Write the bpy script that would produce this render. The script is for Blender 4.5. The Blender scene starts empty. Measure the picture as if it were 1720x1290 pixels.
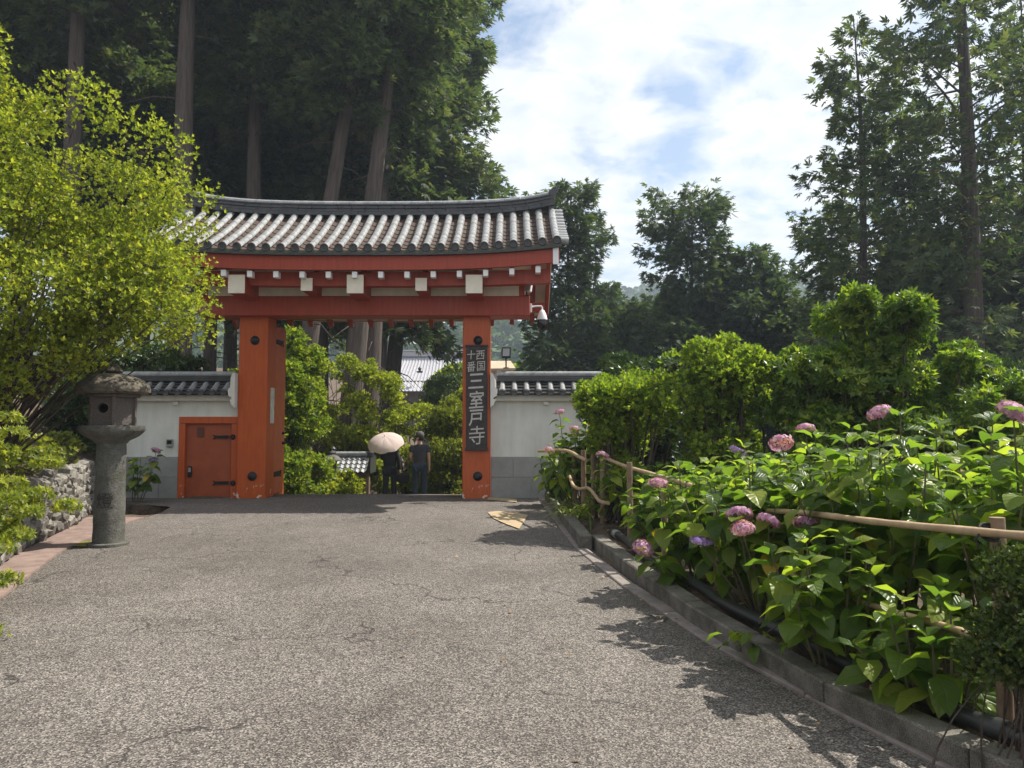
import bpy, bmesh, math, random
import numpy as np
from mathutils import Vector, Matrix, noise as mnoise
random.seed(7); RNG = np.random.default_rng(7)
S = bpy.context.scene
COL = S.collection
R = math.radians

# ------------------------------------------------------------------ camera
FPX = 1292.0; PITCH = R(3.54); CAMZ = 1.5
cd = bpy.data.cameras.new('camera'); cam = bpy.data.objects.new('camera', cd); COL.objects.link(cam)
cd.sensor_width = 36; cd.lens = 36 * FPX / 1720; cd.clip_end = 3000; cd.clip_start = 0.05
cam.location = (0, 0, CAMZ); cam.rotation_euler = (R(90) + PITCH, 0, 0)
S.camera = cam
# ------------------------------------------------------------------ world and sun
SUN_AZ, SUN_EL = R(71), R(55)          # azimuth measured from +Y towards +X
w = bpy.data.worlds.new('World'); S.world = w; w.use_nodes = True
nt = w.node_tree; nt.nodes.clear()
def N(t, **k):
    n = nt.nodes.new(t)
    for a, b in k.items(): setattr(n, a, b)
    return n
sky = N('ShaderNodeTexSky', sky_type='NISHITA', sun_disc=False)
sky.sun_elevation = SUN_EL; sky.sun_rotation = SUN_AZ; sky.air_density = 1.2; sky.dust_density = 1.5
b1 = N('ShaderNodeBackground'); b1.inputs[1].default_value = 0.09
b2 = N('ShaderNodeBackground'); b2.inputs[0].default_value = (0.93, 0.96, 1.0, 1); b2.inputs[1].default_value = 0.63
tc = N('ShaderNodeTexCoord'); sep = N('ShaderNodeSeparateXYZ')
ad = N('ShaderNodeMath', operation='ADD'); ad.inputs[1].default_value = 0.18
mx = N('ShaderNodeMath', operation='MAXIMUM'); mx.inputs[1].default_value = 0.05
dx = N('ShaderNodeMath', operation='DIVIDE'); dy = N('ShaderNodeMath', operation='DIVIDE')
cb = N('ShaderNodeCombineXYZ')
no = N('ShaderNodeTexNoise'); no.inputs['Scale'].default_value = 4.2; no.inputs['Detail'].default_value = 9; no.inputs['Roughness'].default_value = 0.56; no.inputs['Distortion'].default_value = 0.35
rp = N('ShaderNodeValToRGB'); rp.color_ramp.elements[0].position = 0.34; rp.color_ramp.elements[1].position = 0.50
no2 = N('ShaderNodeTexNoise'); no2.inputs['Scale'].default_value = 9.0; no2.inputs['Detail'].default_value = 7
rp2 = N('ShaderNodeValToRGB'); rp2.color_ramp.elements[0].position = 0.3; rp2.color_ramp.elements[1].position = 0.62
rp2.color_ramp.elements[0].color = (0.74, 0.80, 0.90, 1); rp2.color_ramp.elements[1].color = (1, 1, 1, 1)
ms = N('ShaderNodeMixShader'); out = N('ShaderNodeOutputWorld')
L = nt.links.new
L(tc.outputs['Generated'], sep.inputs[0]); L(sep.outputs[2], ad.inputs[0]); L(ad.outputs[0], mx.inputs[0])
L(sep.outputs[0], dx.inputs[0]); L(mx.outputs[0], dx.inputs[1]); L(sep.outputs[1], dy.inputs[0]); L(mx.outputs[0], dy.inputs[1])
L(dx.outputs[0], cb.inputs[0]); L(dy.outputs[0], cb.inputs[1])
L(cb.outputs[0], no.inputs['Vector']); L(cb.outputs[0], no2.inputs['Vector'])
L(no.outputs['Fac'], rp.inputs[0]); L(no2.outputs['Fac'], rp2.inputs[0]); L(rp2.outputs[0], b2.inputs[0])
L(sky.outputs[0], b1.inputs[0]); L(rp.outputs[0], ms.inputs[0]); L(b1.outputs[0], ms.inputs[1]); L(b2.outputs[0], ms.inputs[2]); L(ms.outputs[0], out.inputs[0])
sd = bpy.data.lights.new('sun', 'SUN'); sun = bpy.data.objects.new('sun', sd); COL.objects.link(sun)
sd.energy = 5.0; sd.angle = R(0.5); sd.color = (1, 0.94, 0.84)
SV = Vector((math.sin(SUN_AZ) * math.cos(SUN_EL), math.cos(SUN_AZ) * math.cos(SUN_EL), math.sin(SUN_EL)))
sun.rotation_euler = SV.to_track_quat('Z', 'Y').to_euler(); sun.location = (20, 12, 40)
S.view_settings.view_transform = 'Standard'; S.view_settings.look = 'None'
S.view_settings.gamma = 1; S.view_settings.use_curve_mapping = False; S.view_settings.exposure = 0.80

# ------------------------------------------------------------------ pixel helpers
FW = Vector((0, math.cos(PITCH), math.sin(PITCH))); UP = Vector((0, -math.sin(PITCH), math.cos(PITCH)))
def ray(px, py): return FW + Vector((1, 0, 0)) * ((px - 860) / FPX) + UP * ((645 - py) / FPX)
def at(px, py, Y):
    d = ray(px, py); return Vector((0, 0, CAMZ)) + d * (Y / d.y)
def Zp(py, Y): return at(860, py, Y).z
def Xp(px, Y, py=645): return at(px, py, Y).x
def lerp(a, b, t): return a + (b - a) * t
def interp(pts, v): return float(np.interp(v, [p[0] for p in pts], [p[1] for p in pts]))
# road profile and ground
PROF = [(-50, -0.3), (0, 0), (4, 0.0), (9.4, 0.11), (13, 0.22), (15, 0.26), (16.3, 0.18), (19.3, -0.29), (24, -0.9), (40, -1.6), (90, -1.0), (400, 2)]
def zr(y): return interp(PROF, y)
LEFT = [(-6, -2.6), (3, -3.3), (6.8, -4.45), (9, -5.25), (11, -5.6), (12.4, -5.62), (13.2, -5.8), (13.5, -6.4), (13.75, -7.6), (14.5, -7.6)]
RIGHT = [(-6, 3.6), (2, 2.42), (3.43, 1.96), (4.17, 1.74), (5.39, 1.38), (7.3, 1.02), (9.38, .76), (14.4, .5)]
def left(y): return interp(LEFT, y)
def right(y): return interp(RIGHT, y)
WALLX = [(-6, -3.0), (3, -3.65), (6.8, -4.80), (9, -5.62), (11, -6.15), (13, -6.9), (14.5, -7.4)]
def wallx(y): return interp(WALLX, y)
def ss(a, b, v):
    t = min(max((v - a) / (b - a), 0), 1); return t * t * (3 - 2 * t)
def gz(x, y):
    z = zr(y)
    if x > right(y) + 0.3 and y < 14.4: z += 0.12
    d = wallx(y) - 0.55 - x
    if y < 14.45 and d > 0: z += 0.72 + 0.38 * min(d, 9)
    if y >= 14.45:
        z += 0.38 * max(0, min(-5.4 - x, 16)) * ss(14.4, 18, y)
        z += 0.05 * max(0, min(y - 24, 60)) * ss(-7, -15, x)
    if -6.75 < x < -5.75 and 12.3 < y < 13.35: z = -0.45
    return z

# ------------------------------------------------------------------ object helpers
def tag(o, label=None, cat=None, group=None, kind=None):
    if label: o['label'] = label
    if cat: o['category'] = cat
    if group: o['group'] = group
    if kind: o['kind'] = kind
    return o
def link(name, me, mat=None, parent=None, loc=None, rot=None, scale=None):
    o = bpy.data.objects.new(name, me); COL.objects.link(o)
    if mat is not None and me is not None and len(me.materials) == 0: me.materials.append(mat)
    if parent is not None: o.parent = parent
    if loc is not None: o.location = loc
    if rot is not None: o.rotation_euler = rot
    if scale is not None: o.scale = scale
    return o
def empty(name, loc, label, cat, group=None, rz=0):
    o = bpy.data.objects.new(name, None); COL.objects.link(o); o.location = loc; o.rotation_euler = (0, 0, rz)
    o.empty_display_size = 0.2
    return tag(o, label, cat, group)
def local(o, p): return Vector(p) - o.location
class MB:
    """collects shapes into one mesh"""
    def __init__(s): s.v = []; s.f = []
    def add(s, vs, fs):
        k = len(s.v); s.v += [tuple(v) for v in vs]; s.f += [tuple(i + k for i in f) for f in fs]; return s
    def box(s, a, b, bev=0.0):
        x0, y0, z0 = [min(a[i], b[i]) for i in range(3)]; x1, y1, z1 = [max(a[i], b[i]) for i in range(3)]
        if bev <= 0:
            vs = [(x0,y0,z0),(x1,y0,z0),(x1,y1,z0),(x0,y1,z0),(x0,y0,z1),(x1,y0,z1),(x1,y1,z1),(x0,y1,z1)]
            return s.add(vs, [(0,3,2,1),(4,5,6,7),(0,1,5,4),(1,2,6,5),(2,3,7,6),(3,0,4,7)])
        bm = bmesh.new(); bmesh.ops.create_cube(bm, size=1)
        for v in bm.verts: v.co = Vector(((x0+x1)/2 + v.co.x*(x1-x0), (y0+y1)/2 + v.co.y*(y1-y0), (z0+z1)/2 + v.co.z*(z1-z0)))
        bmesh.ops.bevel(bm, geom=list(bm.edges), offset=bev, segments=1, affect='EDGES', profile=0.5)
        return s.bm(bm)
    def bm(s, bm):
        bm.verts.index_update(); s.add([v.co[:] for v in bm.verts], [[v.index for v in f.verts] for f in bm.faces]); bm.free(); return s
    def tube(s, pts, rad, n=8, cap=True):
        pts = [Vector(p) for p in pts]; m = len(pts)
        rads = [rad] * m if not hasattr(rad, '__len__') else list(rad)
        vs = []; prev = None
        for i, p in enumerate(pts):
            t = (pts[min(i+1, m-1)] - pts[max(i-1, 0)]).normalized()
            a = Vector((0, 0, 1)) if abs(t.z) < 0.9 else Vector((1, 0, 0))
            if prev is None: u = t.cross(a).normalized()
            else:
                u = (prev - t * prev.dot(t)); u = u.normalized() if u.length > 1e-6 else t.cross(a).normalized()
            prev = u; v_ = t.cross(u)
            for k in range(n):
                c = 2 * math.pi * k / n; vs.append(p + (u * math.cos(c) + v_ * math.sin(c)) * rads[i])
        fs = [(i*n+k, i*n+(k+1) % n, (i+1)*n+(k+1) % n, (i+1)*n+k) for i in range(m-1) for k in range(n)]
        if cap: fs += [tuple(reversed(range(n))), tuple(range((m-1)*n, m*n))]
        return s.add(vs, fs)
    def lathe(s, prof, n=20, c=(0, 0, 0), ax='z'):
        vs = []
        for r, h in prof:
            for k in range(n):
                a = 2*math.pi*k/n
                p = (r*math.cos(a), r*math.sin(a), h)
                if ax == 'y': p = (p[0], p[2], p[1])
                vs.append((c[0]+p[0], c[1]+p[1], c[2]+p[2]))
        m = len(prof)
        fs = [(i*n+k, i*n+(k+1) % n, (i+1)*n+(k+1) % n, (i+1)*n+k) for i in range(m-1) for k in range(n)]
        fs += [tuple(reversed(range(n))), tuple(range((m-1)*n, m*n))]
        return s.add(vs, fs)
    def mesh(s, name, smooth=False):
        me = bpy.data.meshes.new(name); me.from_pydata([tuple(v) for v in s.v], [], s.f)
        bm = bmesh.new(); bm.from_mesh(me); bmesh.ops.recalc_face_normals(bm, faces=bm.faces); bm.to_mesh(me); bm.free()
        if smooth:
            for p in me.polygons: p.use_smooth = True
            try: me.set_sharp_from_angle(angle=R(40))
            except Exception: pass
        return me
    def build(s, name, mat, parent=None, smooth=False, loc=None, rot=None):
        return link(name, s.mesh(name, smooth), mat, parent, loc, rot)
def sheet(name, rows, mat, kind=None, parent=None):
    """rows: list of equal-length lists of points"""
    m = MB(); n = len(rows[0]); m.add([p for r in rows for p in r], [(i*n+k, i*n+k+1, (i+1)*n+k+1, (i+1)*n+k) for i in range(len(rows)-1) for k in range(n-1)])
    me = bpy.data.meshes.new(name); me.from_pydata(m.v, [], m.f)
    o = link(name, me, mat, parent)
    if kind: o['kind'] = kind
    return o

# ------------------------------------------------------------------ materials
MATS = {}
class MT:
    def __init__(s, name):
        s.m = bpy.data.materials.new(name); s.m.use_nodes = True; s.t = s.m.node_tree; s.b = s.t.nodes['Principled BSDF']; s.o = s.t.nodes['Material Output']
        s.c = s.n('ShaderNodeTexCoord').outputs['Object']; MATS[name] = s.m
    def n(s, t, **k):
        q = s.t.nodes.new(t)
        for a, b in k.items():
            if a in q.inputs.keys(): q.inputs[a].default_value = b
            else: setattr(q, a, b)
        return q
    def l(s, a, b): s.t.links.new(a, b)
    def noise(s, scale, detail=4, rough=0.6, vec=None, dist=0):
        q = s.n('ShaderNodeTexNoise'); q.inputs['Scale'].default_value = scale; q.inputs['Detail'].default_value = detail; q.inputs['Roughness'].default_value = rough; q.inputs['Distortion'].default_value = dist
        s.l(vec or s.c, q.inputs['Vector']); return q.outputs['Fac']
    def ramp(s, fac, stops):
        q = s.n('ShaderNodeValToRGB'); e = q.color_ramp.elements
        while len(e) < len(stops): e.new(0.5)
        for i, (p, c) in enumerate(stops): e[i].position = p; e[i].color = tuple(c) + (1,) if len(c) == 3 else c
        s.l(fac, q.inputs[0]); return q.outputs[0]
    def mix(s, fac, a, b, blend='MIX'):
        q = s.n('ShaderNodeMix', data_type='RGBA', blend_type=blend)
        for sock, v in ((q.inputs[0], fac), (q.inputs[6], a), (q.inputs[7], b)):
            if hasattr(v, 'is_linked') or hasattr(v, 'links'): s.l(v, sock)
            elif isinstance(v, (int, float)): sock.default_value = v
            else: sock.default_value = tuple(v) + (1,)
        return q.outputs[2]
    def bump(s, h, strength=0.3, dist=0.01):
        q = s.n('ShaderNodeBump'); q.inputs['Strength'].default_value = strength; q.inputs['Distance'].default_value = dist
        s.l(h, q.inputs['Height']); s.l(q.outputs[0], s.b.inputs['Normal'])
    def fin(s, col=None, rough=0.7, metal=0.0, spec=None):
        if col is not None:
            if hasattr(col, 'links'): s.l(col, s.b.inputs['Base Color'])
            else: s.b.inputs['Base Color'].default_value = tuple(col) + (1,)
        s.b.inputs['Roughness'].default_value = rough; s.b.inputs['Metallic'].default_value = metal
        if spec is not None: s.b.inputs['Specular IOR Level'].default_value = spec
        return s.m
def grainy(name, c1, c2, scale=8, rough=0.7, bump=0.2, bscale=60, bdist=0.004, metal=0, rnd=0.0, detail=6, spec=None):
    m = MT(name); f = m.noise(scale, detail); col = m.ramp(f, [(0.3, c1), (0.7, c2)])
    if rnd:
        oi = m.n('ShaderNodeObjectInfo'); v = m.n('ShaderNodeMapRange'); m.l(oi.outputs['Random'], v.inputs[0]); v.inputs[3].default_value = 1 - rnd; v.inputs[4].default_value = 1 + rnd
        hs = m.n('ShaderNodeHueSaturation'); m.l(v.outputs[0], hs.inputs['Value']); m.l(col, hs.inputs['Color']); col = hs.outputs[0]
    if bump: m.bump(m.noise(bscale, 5), bump, bdist)
    return m.fin(col, rough, metal, spec)
def leafmat(name, c1, c2, c3=None, trans=0.4, tcol=None, rough=0.45, objrnd=False, tgain=1.6):
    """leaf: colour varies leaf by leaf; light passes through"""
    m = MT(name)
    if objrnd: fac = m.n('ShaderNodeObjectInfo').outputs['Random']
    else:
        a = m.n('ShaderNodeAttribute'); a.attribute_name = 'rnd'; fac = a.outputs['Fac']
    col = m.ramp(fac, [(0.0, c1), (0.6, c2), (1.0, c3 or c2)])
    m.fin(col, rough, 0, 0.35)
    tr = m.n('ShaderNodeBsdfTranslucent'); g = m.mix(1.0, col, (tgain, tgain * 1.05, tgain * 0.45), 'MULTIPLY'); m.l(g, tr.inputs[0])
    mxs = m.n('ShaderNodeMixShader'); mxs.inputs[0].default_value = trans
    m.l(m.b.outputs[0], mxs.inputs[1]); m.l(tr.outputs[0], mxs.inputs[2]); m.l(mxs.outputs[0], m.o.inputs['Surface'])
    return m.m

# exposed-aggregate road
m = MT('aggregate_paving'); geo = m.n('ShaderNodeNewGeometry').outputs['Position']
vo = m.n('ShaderNodeTexVoronoi'); vo.inputs['Scale'].default_value = 125; m.l(geo, vo.inputs['Vector'])
sp = m.n('ShaderNodeSeparateColor'); m.l(vo.outputs['Color'], sp.inputs[0])
c = m.ramp(sp.outputs[0], [(0.0, (0.020, 0.017, 0.015)), (0.35, (0.084, 0.073, 0.065)), (0.7, (0.168, 0.148, 0.130)), (1.0, (0.37, 0.33, 0.29))])
big = m.ramp(m.noise(0.55, 6, 0.65, geo), [(0.32, (0.56, 0.54, 0.52)), (0.66, (1.0, 1.0, 1.0))])
c = m.mix(1.0, c, big, 'MULTIPLY')
st = m.ramp(m.noise(2.2, 5, 0.7, geo, 0.6), [(0.5, (1, 1, 1)), (0.72, (0.66, 0.64, 0.62))]); c = m.mix(1.0, c, st, 'MULTIPLY')
vc = m.n('ShaderNodeTexVoronoi', feature='DISTANCE_TO_EDGE'); vc.inputs['Scale'].default_value = 0.6
dn = m.n('ShaderNodeTexNoise'); dn.inputs['Scale'].default_value = 1.6; dn.inputs['Detail'].default_value = 6; m.l(geo, dn.inputs['Vector'])
va = m.n('ShaderNodeVectorMath', operation='ADD'); m.l(geo, va.inputs[0]); m.l(dn.outputs['Color'], va.inputs[1]); m.l(va.outputs[0], vc.inputs['Vector'])
ck = m.ramp(vc.outputs['Distance'], [(0.0, (0.16, 0.15, 0.14)), (0.010, (1, 1, 1))])
ckm = m.ramp(m.noise(0.7, 3, 0.5, geo), [(0.47, (0, 0, 0)), (0.55, (1, 1, 1))])
c = m.mix(ckm, c, m.mix(1.0, c, ck, 'MULTIPLY'))
m.bump(vo.outputs['Distance'], 0.5, 0.006); m.fin(c, 0.8)
# red lacquered timber, with peeling low down on the posts
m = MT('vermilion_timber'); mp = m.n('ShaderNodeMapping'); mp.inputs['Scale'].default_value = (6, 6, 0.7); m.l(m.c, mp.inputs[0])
c = m.ramp(m.noise(3, 6, 0.6, mp.outputs[0]), [(0.3, (0.25, 0.026, 0.009)), (0.7, (0.37, 0.046, 0.012))])  # deeper red: less faded paint, plus eave shade put into the colour
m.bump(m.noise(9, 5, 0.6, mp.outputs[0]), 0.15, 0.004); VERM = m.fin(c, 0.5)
m = MT('vermilion_post'); mp = m.n('ShaderNodeMapping'); mp.inputs['Scale'].default_value = (6, 6, 0.7); m.l(m.c, mp.inputs[0])
c = m.ramp(m.noise(3, 8, 0.75, mp.outputs[0]), [(0.3, (0.36, 0.055, 0.007)), (0.7, (0.53, 0.100, 0.010))])  # more orange than the beams: ground bounce put into the colour
sx = m.n('ShaderNodeSeparateXYZ'); m.l(m.c, sx.inputs[0])
zf = m.ramp(sx.outputs[2], [(0.08, (1, 1, 1)), (0.30, (0, 0, 0))])
pe = m.ramp(m.noise(11, 3, 0.5), [(0.60, (0, 0, 0)), (0.62, (1, 1, 1))])
c = m.mix(m.mix(1.0, zf, pe, 'MULTIPLY'), c, (0.62, 0.52, 0.43))
m.bump(m.noise(9, 5, 0.6, mp.outputs[0]), 0.15, 0.004); VPOST = m.fin(c, 0.45)
VERM2 = grainy('sunlit_vermilion', (0.46, 0.10, 0.03), (0.56, 0.15, 0.05), 5, .5)  # lighter red for inner faces: sun and bounce light put into the colour
CREAM = grainy('cream_painted_timber', (0.62, 0.57, 0.46), (0.74, 0.69, 0.58), 5, 0.6)
m = MT('white_plaster'); c = m.ramp(m.noise(1.6, 6, .6), [(.3, (.60, .60, .56)), (.7, (.74, .74, .70))]); mp = m.n('ShaderNodeMapping'); mp.inputs['Scale'].default_value = (2.2, 2.2, .35); m.l(m.c, mp.inputs[0])
c = m.mix(1.0, c, m.ramp(m.noise(2.2, 5, .6, mp.outputs[0]), [(.34, (.88, .87, .84)), (.6, (1, 1, 1))]), 'MULTIPLY'); m.bump(m.noise(40, 5), .2, .003); PLASTER = m.fin(c, .85)
WHITEP = grainy('white_painted_metal', (0.7, 0.7, 0.7), (0.8, 0.8, 0.8), 3, 0.4, 0)
m = MT('dado_stone'); c = m.ramp(m.noise(2.5, 8, 0.7), [(0.25, (0.20, 0.20, 0.19)), (0.75, (0.34, 0.335, 0.32))]); m.bump(m.noise(90, 4), 0.2, 0.002)
oi = m.n('ShaderNodeObjectInfo'); hs = m.n('ShaderNodeHueSaturation'); vr = m.n('ShaderNodeMapRange'); m.l(oi.outputs['Random'], vr.inputs[0]); vr.inputs[3].default_value = .88; vr.inputs[4].default_value = 1.1
m.l(vr.outputs[0], hs.inputs['Value']); m.l(c, hs.inputs['Color']); DADO = m.fin(hs.outputs[0], 0.75)
# grey fired tile with pale lichen bloom
m = MT('grey_roof_tile'); c = m.ramp(m.noise(7, 8, 0.7), [(0.2, (0.09, 0.095, 0.10)), (0.5, (0.24, 0.245, 0.25)), (0.8, (0.42, 0.42, 0.41))])
li = m.ramp(m.noise(26, 4, 0.6), [(0.55, (0, 0, 0)), (0.72, (0.8, 0.8, 0.8))]); c = m.mix(li, c, (0.46, 0.46, 0.43))
m.bump(m.noise(60, 5), 0.25, 0.004); TILE = m.fin(c, 0.38)
m = MT('dark_roof_tile'); c = m.ramp(m.noise(6, 7, 0.7), [(0.25, (0.018, 0.019, 0.021)), (0.75, (0.065, 0.066, 0.068))]); m.bump(m.noise(50, 5), 0.25, 0.004); DTILE = m.fin(c, 0.42)
m = MT('littered_pan_tile'); c = m.ramp(m.noise(30, 8, 0.8), [(0.25, (0.03, 0.018, 0.013)), (0.5, (0.075, 0.045, 0.034)), (0.78, (0.19, 0.13, 0.10))])
mo = m.ramp(m.noise(3, 5), [(0.5, (0, 0, 0)), (0.75, (1, 1, 1))]); c = m.mix(mo, c, (0.085, 0.08, 0.06)); m.bump(m.noise(55, 6), 0.9, 0.02); PAN = m.fin(c, 0.9)
MOSSYT = grainy('mossy_eave_tile', (0.03, 0.035, 0.028), (0.10, 0.11, 0.075), 12, 0.85, 0.4, 70)
IRON = grainy('black_iron', (0.012, 0.012, 0.013), (0.035, 0.033, 0.032), 12, 0.5, 0.2, 60, 0.003, 0.6)
m = MT('lantern_granite'); c = m.ramp(m.noise(90, 3, 0.7), [(0.3, (0.075, 0.073, 0.063)), (0.7, (0.21, 0.205, 0.18))])
b_ = m.ramp(m.noise(4.5, 8, 0.75), [(0.36, (0.42, 0.42, 0.38)), (0.62, (1.0, 1.0, 1.0))]); c = m.mix(1.0, c, b_, 'MULTIPLY')
mo = m.ramp(m.noise(6, 6, 0.7), [(0.56, (0, 0, 0)), (0.72, (0.7, 0.7, 0.7))]); c = m.mix(mo, c, (0.085, 0.095, 0.045)); m.bump(m.noise(38, 8, 0.75), 1.0, 0.025); GRAN = m.fin(c, 0.9)
m = MT('kerb_granite'); c = m.ramp(m.noise(150, 2, 0.6), [(0.3, (0.07, 0.062, 0.052)), (0.7, (0.26, 0.235, 0.20))]); b_ = m.ramp(m.noise(6, 8, 0.75), [(0.34, (0.30, 0.31, 0.26)), (0.62, (1, 1, 1))]); c = m.mix(1.0, c, b_, 'MULTIPLY'); m.bump(m.noise(80, 6), 0.5, 0.006); KERB = m.fin(c, 0.85)
CONC = grainy('gutter_concrete', (0.13, 0.115, 0.10), (0.27, 0.245, 0.21), 5, 0.85, 0.35, 90, 0.004)
PINKC = grainy('pinkish_edging', (0.15, 0.105, 0.088), (0.28, 0.20, 0.17), 6, 0.85, 0.4, 80, 0.005)
PALEC = grainy('pale_edging_stone', (0.13, 0.11, 0.098), (0.27, 0.23, 0.21), 7, 0.85, 0.35, 90, 0.004)
OCHRE = grainy('ochre_patch', (0.30, 0.22, 0.125), (0.42, 0.325, 0.20), 7, 0.85, 0.4, 120, 0.004)
SOIL = grainy('garden_soil', (0.035, 0.024, 0.015), (0.13, 0.09, 0.058), 9, 0.95, 0.9, 25, 0.03)
STONE = grainy('rubble_stone', (0.085, 0.078, 0.066), (0.29, 0.27, 0.235), 9, 0.85, 0.6, 35, 0.012, 0, 0.3)
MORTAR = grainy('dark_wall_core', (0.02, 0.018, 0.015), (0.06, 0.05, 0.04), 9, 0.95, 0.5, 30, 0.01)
m = MT('cypress_bark'); mp = m.n('ShaderNodeMapping'); mp.inputs['Scale'].default_value = (9, 9, 0.5); m.l(m.c, mp.inputs[0]); f = m.noise(2, 8, 0.7, mp.outputs[0])
c = m.ramp(f, [(0.3, (0.03, 0.023, 0.019)), (0.7, (0.135, 0.105, 0.088))]); m.bump(f, 0.8, 0.05); BARK = m.fin(c, 0.95)
TWIG = grainy('shrub_twig', (0.03, 0.022, 0.016), (0.10, 0.075, 0.055), 9, 0.9, 0.4, 40)
BAMBOO = grainy('weathered_pole', (0.30, 0.20, 0.11), (0.48, 0.36, 0.22), 7, 0.6, 0.2, 40)
POSTW = grainy('fence_post_wood', (0.13, 0.085, 0.05), (0.27, 0.19, 0.12), 9, 0.8, 0.4, 40)
PIPE = grainy('black_plastic_pipe', (0.018, 0.019, 0.022), (0.04, 0.042, 0.046), 9, 0.35, 0.1)
CORD = grainy('black_cord', (0.01, 0.01, 0.01), (0.02, 0.02, 0.02), 20, 0.8)
MOSS = grainy('yellow_moss', (0.09, 0.08, 0.015), (0.22, 0.19, 0.03), 20, 0.95, 0.9, 90, 0.01)
SIGNW = grainy('dark_sign_wood', (0.016, 0.013, 0.012), (0.045, 0.036, 0.032), 14, 0.6, 0.4, 50)
LETTER = grainy('pale_lettering', (0.42, 0.40, 0.37), (0.56, 0.54, 0.50), 9, 0.7, 0.1)
GLASSM = MT('lamp_glass').fin((0.35, 0.38, 0.40), 0.15)
DOMEB = MT('dark_dome').fin((0.008, 0.008, 0.01), 0.08)
GREYP = grainy('grey_plastic', (0.22, 0.22, 0.22), (0.3, 0.3, 0.3), 5, 0.45, 0)
TANR = grainy('tan_roof_sheet', (0.36, 0.30, 0.21), (0.46, 0.39, 0.28), 3, 0.7)
PLATE = MT('door_plate').fin((0.10, 0.028, 0.016), 0.6)
# ------------------------------------------------------------------ ground sheet
def axis(breaks):
    o = []
    for a, b, s in breaks: o += list(np.arange(a, b, s))
    return o + [breaks[-1][1]]
xs = axis([(-700, -80, 60), (-80, -20, 4), (-20, -8, 0.8), (-8, 4, 0.2), (4, 16, 0.8), (16, 80, 4), (80, 700, 60)])
ys = axis([(-60, -6, 6), (-6, 2, 0.6), (2, 15, 0.2), (15, 30, 0.6), (30, 100, 4), (100, 900, 50)])
def gv(x, y):
    p = (x, y, gz(x, y)); n = 0.0
    onroad = left(y) - 0.35 < x < right(y) + 0.3 and y < 14.4
    if not onroad and not (-4.6 < x < -0.7 and y < 32): n = 0.05 * mnoise.noise(Vector((x * 1.3, y * 1.3, 0))) + 0.02 * mnoise.noise(Vector((x * 5, y * 5, 3)))
    elif onroad: n = -0.012
    return (x, y, p[2] + n)
sheet('ground', [[gv(x, y) for x in xs] for y in ys], SOIL, 'structure')
# road: one sheet from behind the camera, through the gate and down the far side
rows = []
for y in list(np.arange(-6, 13, 0.4)) + list(np.arange(13, 14.5, 0.12)):
    a, b = left(y), right(y); rows.append([(lerp(a, b, t), y, zr(y) + 0.012 * math.sin(math.pi * t)) for t in np.linspace(0, 1, 25)])
for y in np.arange(14.5, 34, 0.35):
    a, b = -4.62 - 0.10 * max(0, y - 20), -0.90 - 0.05 * (y - 14.5)
    if y > 14.5: rows.append([(lerp(a, b, t), y, zr(y) + 0.012 * math.sin(math.pi * t)) for t in np.linspace(0, 1, 25)])
    else:
        a, b = left(14.5), right(14.4); rows.append([(lerp(a, b, t), y, zr(y)) for t in np.linspace(0, 1, 25)])
road = sheet('road', rows, MATS['aggregate_paving'], 'structure')
# ochre repair patches set into the road
def patch(pts, name='ochre_patch'):
    P = []
    for px, py in pts:
        y = 12.5
        for _ in range(30):
            q = at(px, py, y); y = max(3.0, min(18, y + (q.z - zr(y) - 0.01) * 6))
        P.append((at(px, py, y).x, y, zr(y) + 0.019))
    me = bpy.data.meshes.new(name); me.from_pydata(P, [], [tuple(range(len(P)))])
    return link(name, me, OCHRE, road)
patch([(819, 861), (838, 859), (862, 861), (887, 866), (882, 874), (872, 889), (850, 881), (828, 871)]); patch([(821, 836), (868, 839), (868, 844), (818, 840)])
# pinkish edging on the left, with the wall standing behind it
def strip(name, ya, yb, fa, fb, h, mat, step=0.3, drop=0.15):
    rows = []
    for y in np.arange(ya, yb + 1e-6, step):
        a, b = fa(y), fb(y); z = zr(y) + h
        rows.append([(a, y, z - drop), (a, y, z), (lerp(a, b, .5), y, z + 0.004), (b, y, z), (b, y, z - drop)])
    return sheet(name, rows, mat, 'structure')
strip('edging', -5, 11.9, lambda y: wallx(y) - 0.05, lambda y: left(y) + 0.02, 0.022, PINKC)
strip('gutter', -5, 14.3, lambda y: right(y) + 0.10, lambda y: right(y) + 0.42, -0.035, CONC)
# pale edging stones along the right of the road, one by one
es = link('road_edging', None); es['kind'] = 'structure'
y = -1.0
while y < 14.1:
    ln = random.uniform(0.85, 1.05); a = Vector((right(y) - 0.02, y, zr(y))); b = Vector((right(y + ln) - 0.02, y + ln, zr(y + ln)))
    d = (b - a).normalized(); q = MB(); q.box((-0.0, 0.006, -0.12), (0.135, (b - a).length - 0.006, 0.0), 0.008)
    o = q.build('edging_stone', PALEC, es, loc=a + Vector((0, 0, 0.02 + random.uniform(-.004, .004)))); o.rotation_euler = (math.asin(d.z), 0, math.atan2(-d.x, d.y)); y += ln
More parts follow.
